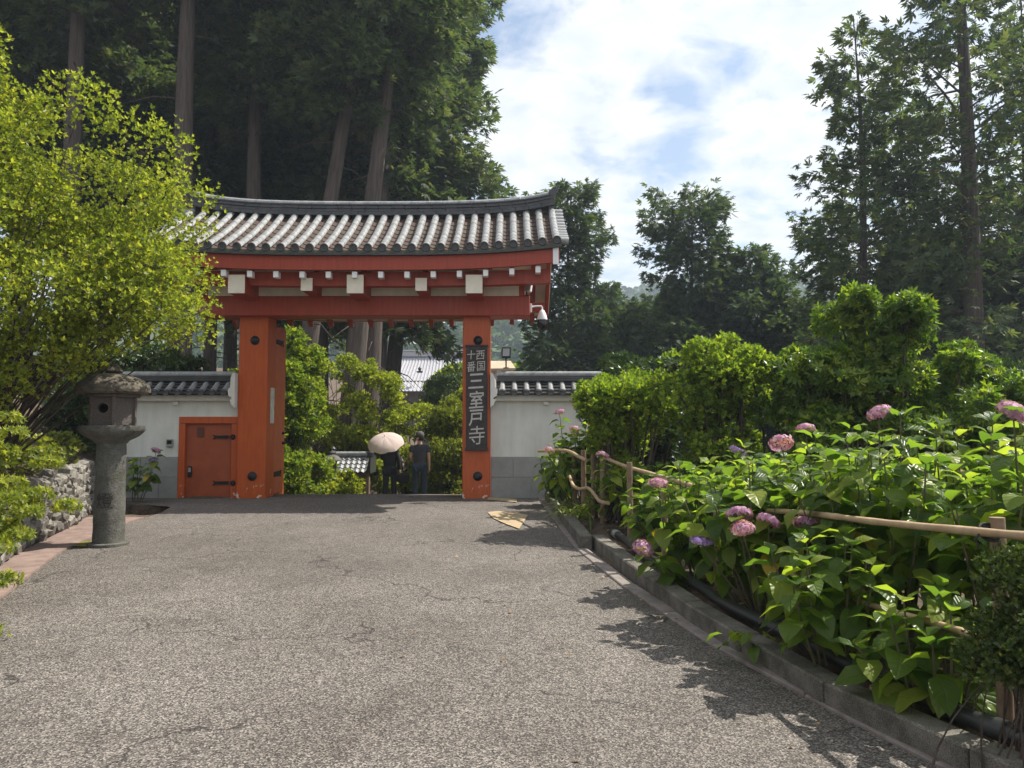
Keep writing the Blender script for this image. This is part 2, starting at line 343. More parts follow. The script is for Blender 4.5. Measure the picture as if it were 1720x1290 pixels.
# granite kerbs, two runs
KB = [(-1, 3.55), (2, 2.42), (3.16, 2.06), (4.37, 1.66), (6, 1.34), (8, 1.09), (9.6, .95)]
def kx(y): return interp(KB, y)
kr = link('kerb', None); kr['kind'] = 'structure'
def kerbrun(f, ya, yb, wd=0.16, h=0.14):
    y = ya
    while y < yb - 0.2:
        ln = min(random.uniform(0.8, 1.0), yb - y); a = Vector((f(y), y, zr(y))); b = Vector((f(y + ln), y + ln, zr(y + ln))); d = (b - a).normalized()
        q = MB(); q.box((0, 0.004, -0.16), (wd, (b - a).length - 0.004, h), 0.012)
        o = q.build('kerb_stone', KERB, kr, loc=a + Vector((random.uniform(-.006, .006), 0, random.uniform(-.008, .006)))); o.rotation_euler = (math.asin(d.z), 0, math.atan2(-d.x, d.y)); y += ln
kerbrun(kx, -1, 9.45); kerbrun(lambda y: lerp(0.80, 0.60, (y - 9.2) / 5), 9.2, 14.2, 0.15, 0.17)
# drain pit beside the door landing
pit = empty('drain_pit', (-6.25, 12.8, -0.45), 'dark open drain pit between the stone lantern and the side door', 'drain')
for a, b in (((-6.9, 12.15, -.1), (-5.6, 12.3, .68)), ((-6.9, 13.36, -.1), (-5.6, 13.5, .71)), ((-6.95, 12.3, -.1), (-6.75, 13.36, .70)), ((-5.74, 12.3, -.1), (-5.60, 13.36, .685))):
    q = MB(); q.box(a, b, 0.01); q.build('pit_wall', CONC, pit)
# ------------------------------------------------------------------ rubble wall
rw = empty('rubble_wall', (wallx(9), 9, zr(9)), 'pale rubble stone retaining wall below the yellow-green bush', 'stone wall')
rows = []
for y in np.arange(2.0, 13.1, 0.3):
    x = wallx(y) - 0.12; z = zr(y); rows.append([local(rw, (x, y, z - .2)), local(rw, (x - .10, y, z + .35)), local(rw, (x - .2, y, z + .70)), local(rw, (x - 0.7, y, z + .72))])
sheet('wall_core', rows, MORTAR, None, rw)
def hull(pts):
    bm = bmesh.new()
    for p in pts: bm.verts.new(p)
    r = bmesh.ops.convex_hull(bm, input=bm.verts); 
    bmesh.ops.delete(bm, geom=[v for v in bm.verts if not v.link_faces], context='VERTS'); return bm
SM = []
for k in range(8):
    pts = []
    for _ in range(20):
        v = Vector((random.gauss(0, 1), random.gauss(0, 1), random.gauss(0, 1))).normalized(); pts.append([math.copysign(abs(c_)**.62, c_)*.52*random.uniform(.85, 1.05) for c_ in v])
    q = MB(); q.bm(hull(pts)); me = q.mesh('stone'); me.materials.append(STONE); SM.append(me)
cnt = 0; y = 5.6
while y < 13.0 and cnt < 292:
    z = 0.02 + random.uniform(0, .05)
    while z < 0.72:
        hh = random.uniform(.10, .21); wd = random.uniform(.10, .17)
        yy = y + random.uniform(-.05, .05); x = wallx(yy) - 0.10 - z * 0.15
        o = link('stone', random.choice(SM), None, rw, local(rw, (x + random.uniform(-.02, .02), yy, zr(yy) + z + hh * .3)))
        o.scale = (.20, wd * 1.08, hh * 1.12); o.rotation_euler = (random.gauss(.35, .22), random.gauss(0.12, .08), random.gauss(.33, .06)); cnt += 1; z += hh * .80
    y += 0.155
# ------------------------------------------------------------------ gate
GX = Xp(612, 14.5); YF, YR, YB = 13.35, 15.2, 17.7      # eave, ridge, rear eave
GZ = zr(14.5)
gate = empty('temple_gate', (GX, 14.75, GZ), 'vermilion temple gate with curved grey tile roof across the road', 'gate')
def gl(p): return local(gate, p)
def gbox(name, a, b, mat, bev=0.008, parent=None):
    q = MB(); a, b = gl(a), gl(b); c = (a + b) / 2; q.box(a - c, b - c, bev); o = q.build(name, mat, parent or gate); o.location = c; return o
HW = 3.66
def sori(x): u = abs(x - GX) / HW; return 0.15 * u ** 3.2
# posts
PL = (Xp(400, 14.5), Xp(448.5, 14.5)); PR = (Xp(777, 14.5), Xp(823, 14.5))
for a, b in (PL, PR):
    q = MB(); ztop = Zp(529, 14.4) - GZ; q.box((-(b-a)/2, 0, -.1), ((b-a)/2, .53, ztop), 0.012); o = q.build('post', VPOST, gate); o.location = gl(((a+b)/2, 14.5, GZ))
    for dz in ((836 - 571) / FPX * 14.5, (836 - 799) / FPX * 14.5):
        k = MB(); k.lathe([(.004, -.055), (.035, -.052), (.062, -.036), (.078, -.012), (.088, -.008), (.088, .02)], 18, ax='y'); k.build('nail_boss', IRON, o, True, loc=(0.03, 0, dz))
    # rear support post
    xo = (a+b)/2 + (-.24 if a < GX else -.06); gbox('rear_post', (xo - .16, 16.55, -.3), (xo + .16, 16.87, 3.75), VERM2)
    gbox("tie_beam", (xo - .07, 15.032, 3.05), (xo + .07, 16.548, 3.3), VERM) if a > GX else gbox('tie_beam', (xo - .12, 15.032, 3.05), (xo + .02, 16.548, 3.3), VERM)
# folded door leaves
for k, (xa, xb) in enumerate(((PL[1] - .10, PL[1] - .012), (PR[0] + .012, PR[0] + .10))):
    lf = gbox('door_leaf', (xa, 15.036, GZ + .05), (xb, 15.62, 3.5), VERM2, 0.006)
    sgn = 1 if k == 0 else -1; xf = (xb if k == 0 else xa)
    for dz in (1.02, 1.22):
        q = MB(); q.lathe([(.03, 0), (.03, .02), (.012, .035), (.022, .06), (.004, .085)], 10); o = q.build('door_knob', IRON, lf, True); o.rotation_euler = (0, sgn * R(90), 0); o.location = Vector((xf, 15.58, GZ + dz)) - lf.location - gate.location
    for dz in (0.42, 3.02):
        q = MB(); q.box((-.006, -.20, -.05), (.006, .16, .05)); q.add([(-.006, .16, .05), (-.006, .16, -.05), (-.006, .26, .07), (.006, .16, .05), (.006, .16, -.05), (.006, .26, .07), (-.006, .26, -.07), (.006, .26, -.07)], [(0, 1, 2), (3, 5, 4), (0, 2, 5, 3), (1, 6, 7, 4), (2, 6, 7, 5)])
        q.build('strap_fitting', IRON, lf, loc=Vector((xf + sgn * .007, 15.24, GZ + dz)) - lf.location - gate.location)
q = MB(); q.box((-.004, -.11, -.34), (.004, .11, .34)); q.build('paper_notice', grainy('notice_paper', (.42, .47, .36), (.72, .74, .66), 9, .7, 0), gate, loc=gl((PL[1] + .006, 14.83, GZ + 1.75)))
# main beam
BZ0, BZ1 = Zp(530, 14.3), Zp(497, 14.3)
XR_ = Xp(890, 14.3); XL_ = 2 * GX - XR_
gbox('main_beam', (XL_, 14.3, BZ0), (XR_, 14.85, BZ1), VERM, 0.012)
# plaster panels above the beam, between the arms
ARMS = [(GX, .29, 1), (PL[0] * .5 + PL[1] * .5, .29, 1), (PR[0] * .5 + PR[1] * .5, .29, 1), (Xp(512, 13.6), .20, 0), (Xp(706, 13.6), .20, 0)]
edges_ = sorted([XL_ + .02] + [a[0] for a in ARMS] + [XR_ - .02, XL_ - .35 + .5, XR_ + .35 - .5])
for a, b in zip(edges_[:-1], edges_[1:]):
    if b - a > .3: gbox('plaster_panel', (a + .05, 14.31, BZ1 + .002), (b - .05, 14.36, BZ1 + .50), CREAM, 0.0)
    gbox('strut', (b - .05, 14.302, BZ1 + .002), (b + .05, 14.38, BZ1 + .5), VERM, 0.006) if b < XR_ - .1 else None
# projecting arms with cream painted ends
for x, s, big in ARMS:
    z1 = Zp(462, 13.55) if big else Zp(467, 13.6); z0 = z1 - s * 1.12
    y0 = 13.55 if big else 13.62
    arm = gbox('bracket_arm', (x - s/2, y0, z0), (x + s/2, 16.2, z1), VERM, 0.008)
    q = MB(); q.box((-s/2 - .004, 0, -s*.56 - .004), (s/2 + .004, .012, s*.56 + .004), .002); q.build('painted_end', CREAM, arm, loc=Vector((x, y0 - .014, (z0+z1)/2)) - arm.location - gate.location)
    # bearing block between beam and arm
    gbox('bearing_block', (x - s*.42, 14.2, BZ1 + .003), (x + s*.42, 14.475, z0 - .003), VERM, 0.006) if z0 - BZ1 > .03 else None
# curved long members: purlin, fascia
def curved(name, y0, y1, z0, z1, mat, hw, amt=1.0, n=28):
    q = MB(); vs = []; fs = []
    for i in range(n + 1):
        x = GX - hw + 2 * hw * i / n; s = sori(x) * amt
        vs += [gl((x, y0, z0 + s)), gl((x, y1, z0 + s)), gl((x, y1, z1 + s)), gl((x, y0, z1 + s))]
    for i in range(n):
        k = i * 4; fs += [(k + j, k + (j+1) % 4, k + 4 + (j+1) % 4, k + 4 + j) for j in range(4)]
    fs += [(0, 1, 2, 3), (n*4 + 3, n*4 + 2, n*4 + 1, n*4)]
    q.add(vs, fs); return q.build(name, mat, gate)
curved('front_purlin', 13.72, 13.92, Zp(480, 13.72), Zp(457, 13.72), VERM, HW - .18, .5)
curved('ridge_purlin', 15.05, 15.35, 5.15, 5.42, VERM, HW - .2, .5)
ZE = Zp(419, YF)           # tile surface at the front eave
ZRG = Zp(362, YR)          # tile surface where the ridge stack begins
ZFB = Zp(453, 13.42)
curved('eave_fascia', 13.42, 13.50, ZFB, ZE - .10, VERM, HW - .03)
curved('eave_batten', 13.34, 13.52, ZE - .098, ZE - .04, DTILE, HW)
ZEB = 4.12                 # rear eave surface
curved('rear_fascia', YB - .10, YB - .02, ZEB - .088, ZEB - .03, VERM, HW - .03)
curved('rear_purlin', 16.55, 16.8, 4.05, 4.24, VERM, HW - .18, .5)
def prof(t, ze, zt): return ze + (zt - ze) * (0.80 * t + 0.20 * t * t)
# sheathing under the tiles, front and rear
for ya, yb, ze, nm in ((YF + .06, YR, ZE, 'front_sheathing'), (YB - .06, YR, ZEB, 'rear_sheathing')):
    rows = []
    for j in range(9):
        t = j / 8; rows.append([gl((GX - HW + .03 + (2*HW - .06) * i / 24, lerp(ya, yb, t), prof(t, ze, ZRG) - .095 + sori(GX - HW + 2*HW*i/24) * (1 - .3*t))) for i in range(25)])
    sheet(nm, rows, CREAM, None, gate)
# rafters
nr = 15
for i in range(nr):
    x = GX + (i - (nr - 1) / 2) * (Xp(671, 13.45) - Xp(626.5, 13.45))
    for front in (True, False):
        ya, ze = (13.505, ZE) if front else (YB - .02, ZEB)
        q = MB(); n = 6; vs = []; fs = []
        for j in range(n + 1):
            t = (j / n); y = lerp(ya, YR, t); tt = abs(y - (YF if front else YB)) / abs(YR - (YF if front else YB)); z = prof(tt, ze, ZRG) - .112 + sori(x) * (1 - .3 * tt)
            w_ = .05; h = .115; vs += [(x - w_, y, z - h), (x + w_, y, z - h), (x + w_, y, z), (x - w_, y, z)]
        vs = [gl(v) for v in vs]
        for j in range(n): k = j*4; fs += [(k+a, k+(a+1) % 4, k+4+(a+1) % 4, k+4+a) for a in range(4)]
        fs += [(0, 1, 2, 3), (n*4+3, n*4+2, n*4+1, n*4)]
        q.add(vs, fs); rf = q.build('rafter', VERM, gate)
        if front:   # white painted rafter ends show below the fascia
            zc = Zp(461, 13.45) + sori(x) * .9; e = MB(); e.box((-.045, 0, -.056), (.045, .16, .056), .004); e.build('rafter_end', WHITEP, gate, loc=gl((x, 13.46, zc)))
# bargeboards at both gable ends
for sg in (-1, 1):
    for ya, ze in ((YF, ZE), (YB, ZEB)):
        q = MB(); n = 8; vs = []; fs = []; x0 = GX + sg * (HW - .10)
        for j in range(n + 1):
            t = j / n; y = lerp(ya + (.06 if ya < YR else -.06), YR, t); z = prof(t, ze, ZRG) - .10 + sori(x0) * (1 - .3*t)
            vs += [(x0 - .035, y, z - .30), (x0 + .035, y, z - .30), (x0 + .035, y, z), (x0 - .035, y, z)]
        vs = [gl(v) for v in vs]
        for j in range(n): k = j*4; fs += [(k+a, k+(a+1) % 4, k+4+(a+1) % 4, k+4+a) for a in range(4)]
        fs += [(0, 1, 2, 3), (n*4+3, n*4+2, n*4+1, n*4)]
        q.add(vs, fs); q.build('bargeboard', VERM, gate)
    x0 = GX + sg * (HW - .10); q = MB(); q.box((-.05, 0, -.15), (.05, .012, .15), .003); q.build('bargeboard_end', WHITEP, gate, loc=gl((x0, YF + .04, ZE - .24 + sori(x0))))
# ---- roof tiles: one mesh per kind of row, copied along the roof
roof = link('roof', None, None, gate)
def rowmesh(name, ya, ze, cover, mat):
    q = MB(); nseg = 9; vs = []; fs = []; na = 7
    pts = []
    for j in range(nseg):
        for e in (0.0, 0.999):
            t = (j + e) / nseg; pts.append((t, 1.0 + (.055 if e == 0 else -.03)))
    for t, g in pts:
        y = lerp(ya, YR, t) - YR; z = prof(t, ze, ZRG) - ZRG
        for k in range(na):
            a = math.pi * k / (na - 1)
            if cover: vs.append((.066 * g * math.cos(a), y, z + .028 + .066 * g * math.sin(a)))
            else:
                u = -1 + 2 * k / (na - 1); vs.append((.125 * u, y, z - .05 + .05 * u * u + (.016 if g > 1 else 0)))
    m_ = len(pts); fs = [(i*na+k, i*na+k+1, (i+1)*na+k+1, (i+1)*na+k) for i in range(m_-1) for k in range(na-1)]
    q.add(vs, fs); me = q.mesh(name, True); me.materials.append(mat); return me
q = MB(); q.lathe([(.0, -.012), (.045, -.012), (.05, -.02), (.062, -.024), (.074, -.018), (.078, 0.0), (.070, .03)], 18, ax='y'); ENDM = q.mesh('end_tile', True); ENDM.materials.append(DTILE)
q = MB(); vs = []
for k in range(9):
    u = -1 + 2 * k / 8; vs += [(.115*u, 0, -.075 + .05*u*u), (.115*u, 0, -.02 + .045*u*u), (.115*u, .05, -.02 + .045*u*u)]
q.add(vs, [(k*3, k*3+3, k*3+4, k*3+1) for k in range(8)] + [(k*3+1, k*3+4, k*3+5, k*3+2) for k in range(8)]); LIPM = q.mesh('eave_tile', True); LIPM.materials.append(MOSSYT)
FC = rowmesh('cover_tile_row', YF, ZE, True, TILE); FP = rowmesh('pan_tile_row', YF, ZE, False, PAN)
BC = rowmesh('cover_tile_row', YB, ZEB, True, TILE); BP = rowmesh('pan_tile_row', YB, ZEB, False, PAN)
NT = 29; SPC = 2 * (HW - .08) / (NT - 1)
for i in range(NT):
    x = GX - HW + .08 + i * SPC; s = sori(x)
    def place(nm, me, x, y, z, tilt=0, jit=True):
        o = link(nm, me, None, roof, gl((x, y, z))); o.rotation_euler = (tilt, random.gauss(0, .004) if jit else 0, random.gauss(0, .004) if jit else 0); return o
    tl = -math.atan2(.3 * s, YR - YF)
    place('cover_tile_row', FC, x + random.gauss(0, .004), YR, ZRG + s * .7, tl); place('cover_tile_row', BC, x, YR, ZRG + s * .7, -tl)
    place('end_tile', ENDM, x, YF - .012, ZE + .03 + s, 0.12)
    if i < NT - 1:
        xm = x + SPC / 2; s = sori(xm); place('pan_tile_row', FP, xm, YR, ZRG + s * .7, tl); place('pan_tile_row', BP, xm, YR, ZRG + s * .7, -tl); place('eave_tile', LIPM, xm, YF - .015, ZE + s, 0)
# ridge: stacked flat tile courses, cap and up-curved end ornaments
def rsori(x): u = abs(x - GX) / (HW - .1); return .045 * u ** 2 + .11 * u ** 6
def rcourse(name, hw, z0, z1, wd, mat, seg=.26, round_=False):
    q = MB(); n = int(2 * hw / seg)
    for i in range(n):
        xa = GX - hw + 2*hw*i/n + .004; xb = GX - hw + 2*hw*(i+1)/n - .004; j = random.uniform(-.004, .004)
        vs = []
        for x in (xa, xb):
            s = rsori(x) + sori(x) * .35
            if round_:
                for k in range(7): a = math.pi*k/6; vs.append(gl((x, YR + .085*math.cos(a), z0 + s + (z1-z0)*math.sin(a))))
            else: vs += [gl((x, YR - wd + j, z0 + s)), gl((x, YR - wd + j, z1 + s)), gl((x, YR + wd, z1 + s)), gl((x, YR + wd, z0 + s))]
        c = len(vs) // 2
        q.add(vs, [(k, k+1, c+k+1, c+k) for k in range(c-1)] + [(c-1, 0, c, 2*c-1), tuple(range(c)), tuple(reversed(range(c, 2*c)))])
    return q.build(name, mat, roof)
zz = ZRG - .04
rcourse('ridge_base', HW - .02, zz, zz + .07, .17, DTILE)
zz += .075
for k in range(5): rcourse('ridge_course', HW - .05 - .012*k, zz, zz + .026, .165 - .022*(k % 2) - .006*k, (DTILE, TILE)[k % 2 == 9]); zz += .034
rcourse('ridge_cap', HW - .08, zz, zz + .085, 0, TILE, .3, True)
for sg in (-1, 1):
    x = GX + sg * (HW - .10); z = zz + rsori(x) + sori(x) * .35
    q = MB(); pr = [(0, -.42), (.10, -.42), (.13, -.25), (.10, -.08), (.15, .03), (.20, .12), (.225, .20), (.185, .16), (.12, .10), (0, .07)]
    vs = [(sg * a, s_ * .11, h) for s_ in (-1, 1) for a, h in pr]; n = len(pr)
    q.add(vs, [(k, (k+1) % n, n + (k+1) % n, n + k) for k in range(n)] + [tuple(range(n)), tuple(reversed(range(n, 2*n)))]); q.build('ridge_end_ornament', DTILE, roof, loc=gl((x - sg * .04, YR, z)))
    # short cross tiles along the verge
    for j in range(11):
        t = (j + .4) / 11; y = lerp(YF, YR, t); z = prof(t, ZE, ZRG) + sori(x) * (1 - .3*t)
        k = MB(); k.tube([(0, 0, 0), (sg * .2, 0, -.012)], [.062, .066], 10); k.build('verge_tile', TILE, roof, True, loc=gl((GX + sg * (HW - .07), y, z + .01)))
# ------------------------------------------------------------------ lettering
def glyph(ch, size, depth=.006, bold=.0):
    cu = bpy.data.curves.new('glyph', 'FONT'); cu.body = ch; cu.size = 1; cu.extrude = depth / size; cu.offset = bold; cu.resolution_u = 3
    o = bpy.data.objects.new('glyph', cu); COL.objects.link(o); dg = bpy.context.evaluated_depsgraph_get(); me = bpy.data.meshes.new_from_object(o.evaluated_get(dg)); bpy.data.objects.remove(o)
    co = np.array([v.co[:] for v in me.vertices]); lo, hi = co.min(0), co.max(0); c = (lo + hi) / 2
    for v in me.vertices: v.co = Vector(((v.co.x - c[0]) / (hi[0]-lo[0]), (v.co.y - c[1]) / (hi[1]-lo[1]), (v.co.z - c[2])))
    return me
sb_y = 14.5
sgn_ = empty('sign_board', at(801, 756, sb_y - .05), 'tall black wooden sign board with pale brush lettering on the gate post', 'sign')
def sl(px, py): return local(sgn_, at(px, py, sb_y - .05))
A, B = sl(782.5, 754), sl(818.5, 582)
q = MB(); q.box((A.x, -.02, A.z), (B.x, .045, B.z), .008); q.build('board', SIGNW, sgn_)
for z0, z1 in ((A.z - .03, A.z + .008), (B.z - .008, B.z + .03)):
    q = MB(); q.box((A.x - .02, -.035, z0), (B.x + .02, .048, z1), .006); q.build('board_rail', SIGNW, sgn_)
for ch, px, py, wp, hp in (('西', 807, 596.5, 14, 15), ('国', 808, 615, 13, 16), ('十', 791.5, 596, 14, 15), ('番', 791.5, 616, 14, 17), ('三', 800, 640, 25, 25), ('室', 800.5, 671, 24, 29), ('戸', 799.5, 701.5, 23, 27), ('寺', 801, 731, 26, 31)):
    me = glyph(ch, 1, .012, .010 if wp > 20 and ch != '寺' else 0.0); s = sb_y / FPX; sw = sl(px, py)
    for v in me.vertices:
        x, y = v.co.x, v.co.y; v.co = Vector(((x + .05*y) * wp * s, v.co.z * .6, (y + .06*x) * hp * s))
    o = link('character', me, LETTER, sgn_, (sw.x, -.024, sw.z))
    for p in me.polygons: p.use_smooth = False
# ------------------------------------------------------------------ cameras and lights on the gate
dc = empty('dome_camera', at(890, 515, 14.3), 'white dome security camera hanging beside the end of the gate beam', 'camera')
s = 14.2 / FPX; O = at(890, 512, 14.25)
q = MB(); q.box((-.01, -.05, -.12), (.03, .05, .04), .005); q.build('wall_plate', WHITEP, dc, loc=local(dc, (O.x + .012, 14.4, O.z)))
q = MB(); q.tube([(0, 0, 0), (.12, 0, .01), (.19, 0, .01), (.205, 0, -.02), (.205, 0, -.09)], .016, 8); q.build('arm', WHITEP, dc, True, loc=local(dc, (O.x + .03, 14.4, O.z - .01)))
q = MB(); q.lathe([(.02, .17), (.045, .15), (.078, .08), (.098, .0), (.098, -.02)], 20); q.build('housing', WHITEP, dc, True, loc=local(dc, (O.x + .235, 14.4, O.z - .24)))
q = MB(); q.lathe([(.092, 0), (.092, -.09), (.08, -.16), (.045, -.20), (.004, -.215)], 20); q.build('dome', DOMEB, dc, True, loc=local(dc, (O.x + .235, 14.4, O.z - .262)))
def flood(name, p, label, sc=1.0, rz=0.0, stem=0.0):
    e = empty(name, p, label, 'floodlight', rz=rz)
    q = MB(); q.box((-.085*sc, -.03, .06), (.085*sc, .03, .06 + .20*sc), .008); h = q.build('lamp_housing', IRON if stem else WHITEP, e); h.rotation_euler = (R(-14), 0, 0)
    q = MB(); q.box((-.062*sc, -.036, .085), (.062*sc, -.031, .04 + .19*sc)); q.build('lamp_glass', GLASSM, h)
    q = MB(); q.tube([(0, 0, -stem), (0, 0, .09)], .014, 8); q.box((-.05, -.03, -stem - .012), (.05, .03, -stem)); q.build('bracket', IRON, e)
flood('floodlight', (Xp(885, 14.32), 14.32, BZ1 + .015), 'small white floodlight standing on the end of the gate beam', 1.0, R(-35))
# ------------------------------------------------------------------ white walls with tiled copings
def white_wall(name, label, x0, x1, capx, slabs, end_cap_side):
    Y = 14.62; g = zr(14.6); e = empty(name, ((x0+x1)/2, Y, g), label, 'wall'); lc = lambda p: local(e, p)
    ztop = Zp(664, Y); zd = Zp(767, Y)
    return e, lc, Y, g, ztop, zd
def coping(e, lc, x0, x1, Y, ztop, ncol):
    q = MB(); a = lc((x0, Y - .10, ztop - .11)); b = lc((x1, Y + .32, ztop)); q.box(a, b, .006); q.build('cornice', PLASTER, e)
    zb, zt = ztop + .01, Zp(640, Y)
    rows = [[lc((x, Y - .20 + .30*t, zb + (zt - zb) * t - .01)) for x in np.linspace(x0, x1, 2)] for t in (0, 1)]
    # pan courses as stepped strips
    for k in range(4):
        t = k / 4; y0 = Y - .22 + .30*t; z0 = zb + (zt - zb)*t; q = MB(); q.box((0, 0, 0), (x1 - x0, .10, .022), .003); o = q.build('pan_course', DTILE, e, loc=lc((x0, y0, z0))); o.rotation_euler = (R(25), 0, 0)
        q = MB(); q.box((0, 0, 0), (x1 - x0, .10, .022), .003); o = q.build('pan_course', DTILE, e, loc=lc((x0, Y + .22 + .22 - .30*t - .10, z0 + .03))); o.rotation_euler = (R(-25), 0, 0)
    q = MB(); q.tube([(0, 0, 0), (0, .16, .09), (0, .30, .19)], [.058, .055, .052], 10); CM = q.mesh('cover_tile', True); CM.materials.append(TILE)
    st = (x1 - x0) / ncol
    for i in range(ncol):
        x = x0 + (i + .5) * st; link('cover_tile', CM, None, e, lc((x, Y - .235, zb + .035)))
        k = MB(); k.lathe([(.0, -.01), (.04, -.012), (.058, -.016), (.064, 0), (.055, .02)], 14, ax='y'); k.build('end_tile', DTILE, e, True, loc=lc((x, Y - .24, zb + .035)))
        link('cover_tile', CM, None, e, lc((x, Y + .455, zb + .035)), (0, 0, R(180)))
    z = zt + .0
    for k in range(3): q = MB(); q.box((0, 0, 0), (x1 - x0 - .02*k, .24 - .03*k, .032), .003); q.build('ridge_course', DTILE, e, loc=lc((x0 + .01*k, Y - .01 + .015*k, z))); z += .037
    q = MB(); q.tube([(0, 0, 0), (x1 - x0, 0, 0)], .062, 12); q.build('ridge_cap', TILE, e, True, loc=lc((x0, Y + .11, z + .02)))
def body(e, lc, x0, x1, Y, z0, z1, nm='wall_body', mat=None):
    q = MB(); q.box(lc((x0, Y, z0)), lc((x1, Y + .22, z1))); q.build(nm, mat or PLASTER, e)
def slabs(e, lc, x0, x1, Y, g, zd, w_=.78):
    hs = (zd - g) / 2
    for r in range(2):
        x = x0 - (w_ * .45 if r else 0)
        while x < x1 - .02:
            a, b = max(x, x0), min(x + w_, x1)
            if b - a > .06: q = MB(); q.box(lc((a + .003, Y - .02, g + hs*r + .003 - (0 if r else .05))), lc((b - .003, Y, g + hs*(r+1) - (0 if r else .0) - .003)), .004); q.build('dado_slab', DADO, e)
            x += w_
xa, xb = PR[1] + .01, 1.75
wr, lc, WY, g, ztop, zd = white_wall('white_wall', 'white plastered wall with grey tile coping beside the signed gate post', xa, xb, 0, 0, 0)
body(wr, lc, xa, xb, WY, g - .1, ztop - .11); coping(wr, lc, xa + .11, xb, WY, ztop, 9); slabs(wr, lc, xa, xb, WY, g, zd)
xl0, xl1 = -7.45, PL[0] - .01
wl, lc2, WY, g, ztop, zd = white_wall('white_wall', 'white plastered wall with orange side door behind the stone lantern', xl0, xl1, 0, 0, 0)
DX0, DX1 = Xp(303, WY), xl1; DZ = Zp(700, WY)
body(wl, lc2, xl0, DX0, WY, g - .1, ztop - .11); body(wl, lc2, DX0, DX1, WY, DZ, ztop - .11, 'lintel_wall'); coping(wl, lc2, xl0, xl1 - .11, WY, ztop, 10); slabs(wl, lc2, xl0, DX0 - .0, WY, g, zd)
# plaster end scrolls where the copings meet the gate posts
for e, l_, xe, sg in ((wr, lc, xa, 1), (wl, lc2, xl1, -1)):
    pr = [(0, -.18), (.06, -.13), (.09, -.05), (.05, .0), (.12, .04), (.13, .16), (.09, .20), (.08, .38), (.05, .46), (0, .47)]
    n = len(pr); q = MB(); q.add([(sg*a, y, h) for y in (-.26, .50) for a, h in pr], [(k, (k+1) % n, n + (k+1) % n, n + k) for k in range(n)] + [tuple(range(n)), tuple(reversed(range(n, 2*n)))])
    q.build('end_scroll', PLASTER, e, loc=l_((xe + sg*.002, WY, ztop - .06)))
# corner pegs under the cornice
for e, l_, x in ((wr, lc, Xp(917, WY)), (wl, lc2, Xp(297, WY))): q = MB(); q.box((-.05, -.05, -.07), (.05, -.001, 0), .006); q.build('cornice_peg', PLASTER, e, loc=l_((x, WY, ztop - .115)))
# the side door
fr = [((DX0, DX0 + .12), (g, DZ - .13)), ((DX1 - .13, DX1), (g, DZ - .13)), ((DX0, DX1), (DZ - .128, DZ))]
door = MB(); door.box(lc2((DX0 + .122, WY + .05, g + .01)), lc2((DX1 - .132, WY + .10, DZ - .13)), .004); door = door.build('side_door', grainy('door_paint', (.27, .050, .014), (.36, .078, .022), 4, .5, .2, 40), wl)
for (x0, x1), (z0, z1) in fr: q = MB(); q.box(lc2((x0, WY - .02, z0)), lc2((x1, WY + .16, z1)), .006); q.build('door_frame', VPOST, wl)
dl = lambda px, py: local(wl, at(px, py, WY + .04))
for py in (734, 811):
    q = MB(); n_ = dl(384, py); q.add([(0, 0, .032), (-.24, 0, .024), (-.31, 0, .05), (-.26, 0, 0), (-.31, 0, -.05), (-.24, 0, -.024), (0, 0, -.032)] + [(0, -.012, .032), (-.24, -.012, .024), (-.31, -.012, .05), (-.26, -.012, 0), (-.31, -.012, -.05), (-.24, -.012, -.024), (0, -.012, -.032)], [tuple(range(7)), tuple(reversed(range(7, 14)))] + [(k, (k+1) % 7, 7 + (k+1) % 7, 7 + k) for k in range(7)]); q.build('strap_hinge', IRON, door, loc=n_)
    q = MB(); q.lathe([(.004, -.05), (.03, -.045), (.05, -.02), (.055, 0)], 14, ax='y'); q.build('hinge_boss', IRON, door, True, loc=dl(393, py) + Vector((0, -.05, 0)))
n_ = dl(337, 726); q = MB(); q.box((-.065, -.008, -.09), (.065, 0, .09), .002); q.build('name_plate', PLATE, door, loc=n_)
n_ = dl(319, 792); q = MB(); q.box((-.04, -.02, -.10), (.04, 0, .10), .006); lk = q.build('door_lock', IRON, door, loc=n_)
q = MB(); q.box((-.026, -.03, -.01), (.026, -.0205, .075), .004); q.build('lock_cover', GREYP, lk)
ib = empty('intercom_box', at(286, 751, WY), 'small grey intercom box on the white wall beside the side door', 'intercom')
q = MB(); q.box((-.062, -.045, 0), (.062, 0, .15), .010); q.build('case', GREYP, ib); q = MB(); q.box((-.045, -.05, .06), (.045, -.0455, .13), .002); q.build('face_plate', DOMEB, ib)
flood('floodlight', (Xp(850, 14.73), 14.73, Zp(606, 14.73)), 'black floodlight on a stem above the tiled coping of the white wall', 1.05, R(-8), .13)
# ------------------------------------------------------------------ stone lantern
lan = empty('stone_lantern', (-4.93, 9.5, zr(9.5) + .02), 'weathered round stone lantern with mushroom cap beside the rubble wall', 'stone lantern'); lan.scale = (1, 1, .865)
u = 9.5 / FPX          # metres per pixel at the lantern
def rough_lathe(name, prof, mat, n=28, amp=.006, parent=lan, z=0):
    q = MB(); q.lathe(prof, n); me = q.mesh(name, True)
    for v in me.vertices:
        k = mnoise.noise(v.co * 7 + Vector((z, 0, 0))) * amp + mnoise.noise(v.co * 23) * amp * .5; d = Vector((v.co.x, v.co.y, 0)); d = d.normalized() if d.length > 1e-5 else d; v.co += d * k + Vector((0, 0, k * .4))
    return link(name, me, mat, parent, (0, 0, z))
def dens(pr, k):
    o = []
    for (a, b), (c, d) in zip(pr[:-1], pr[1:]): o += [(lerp(a, c, i / k), lerp(b, d, i / k)) for i in range(k)]
    return o + [pr[-1]]
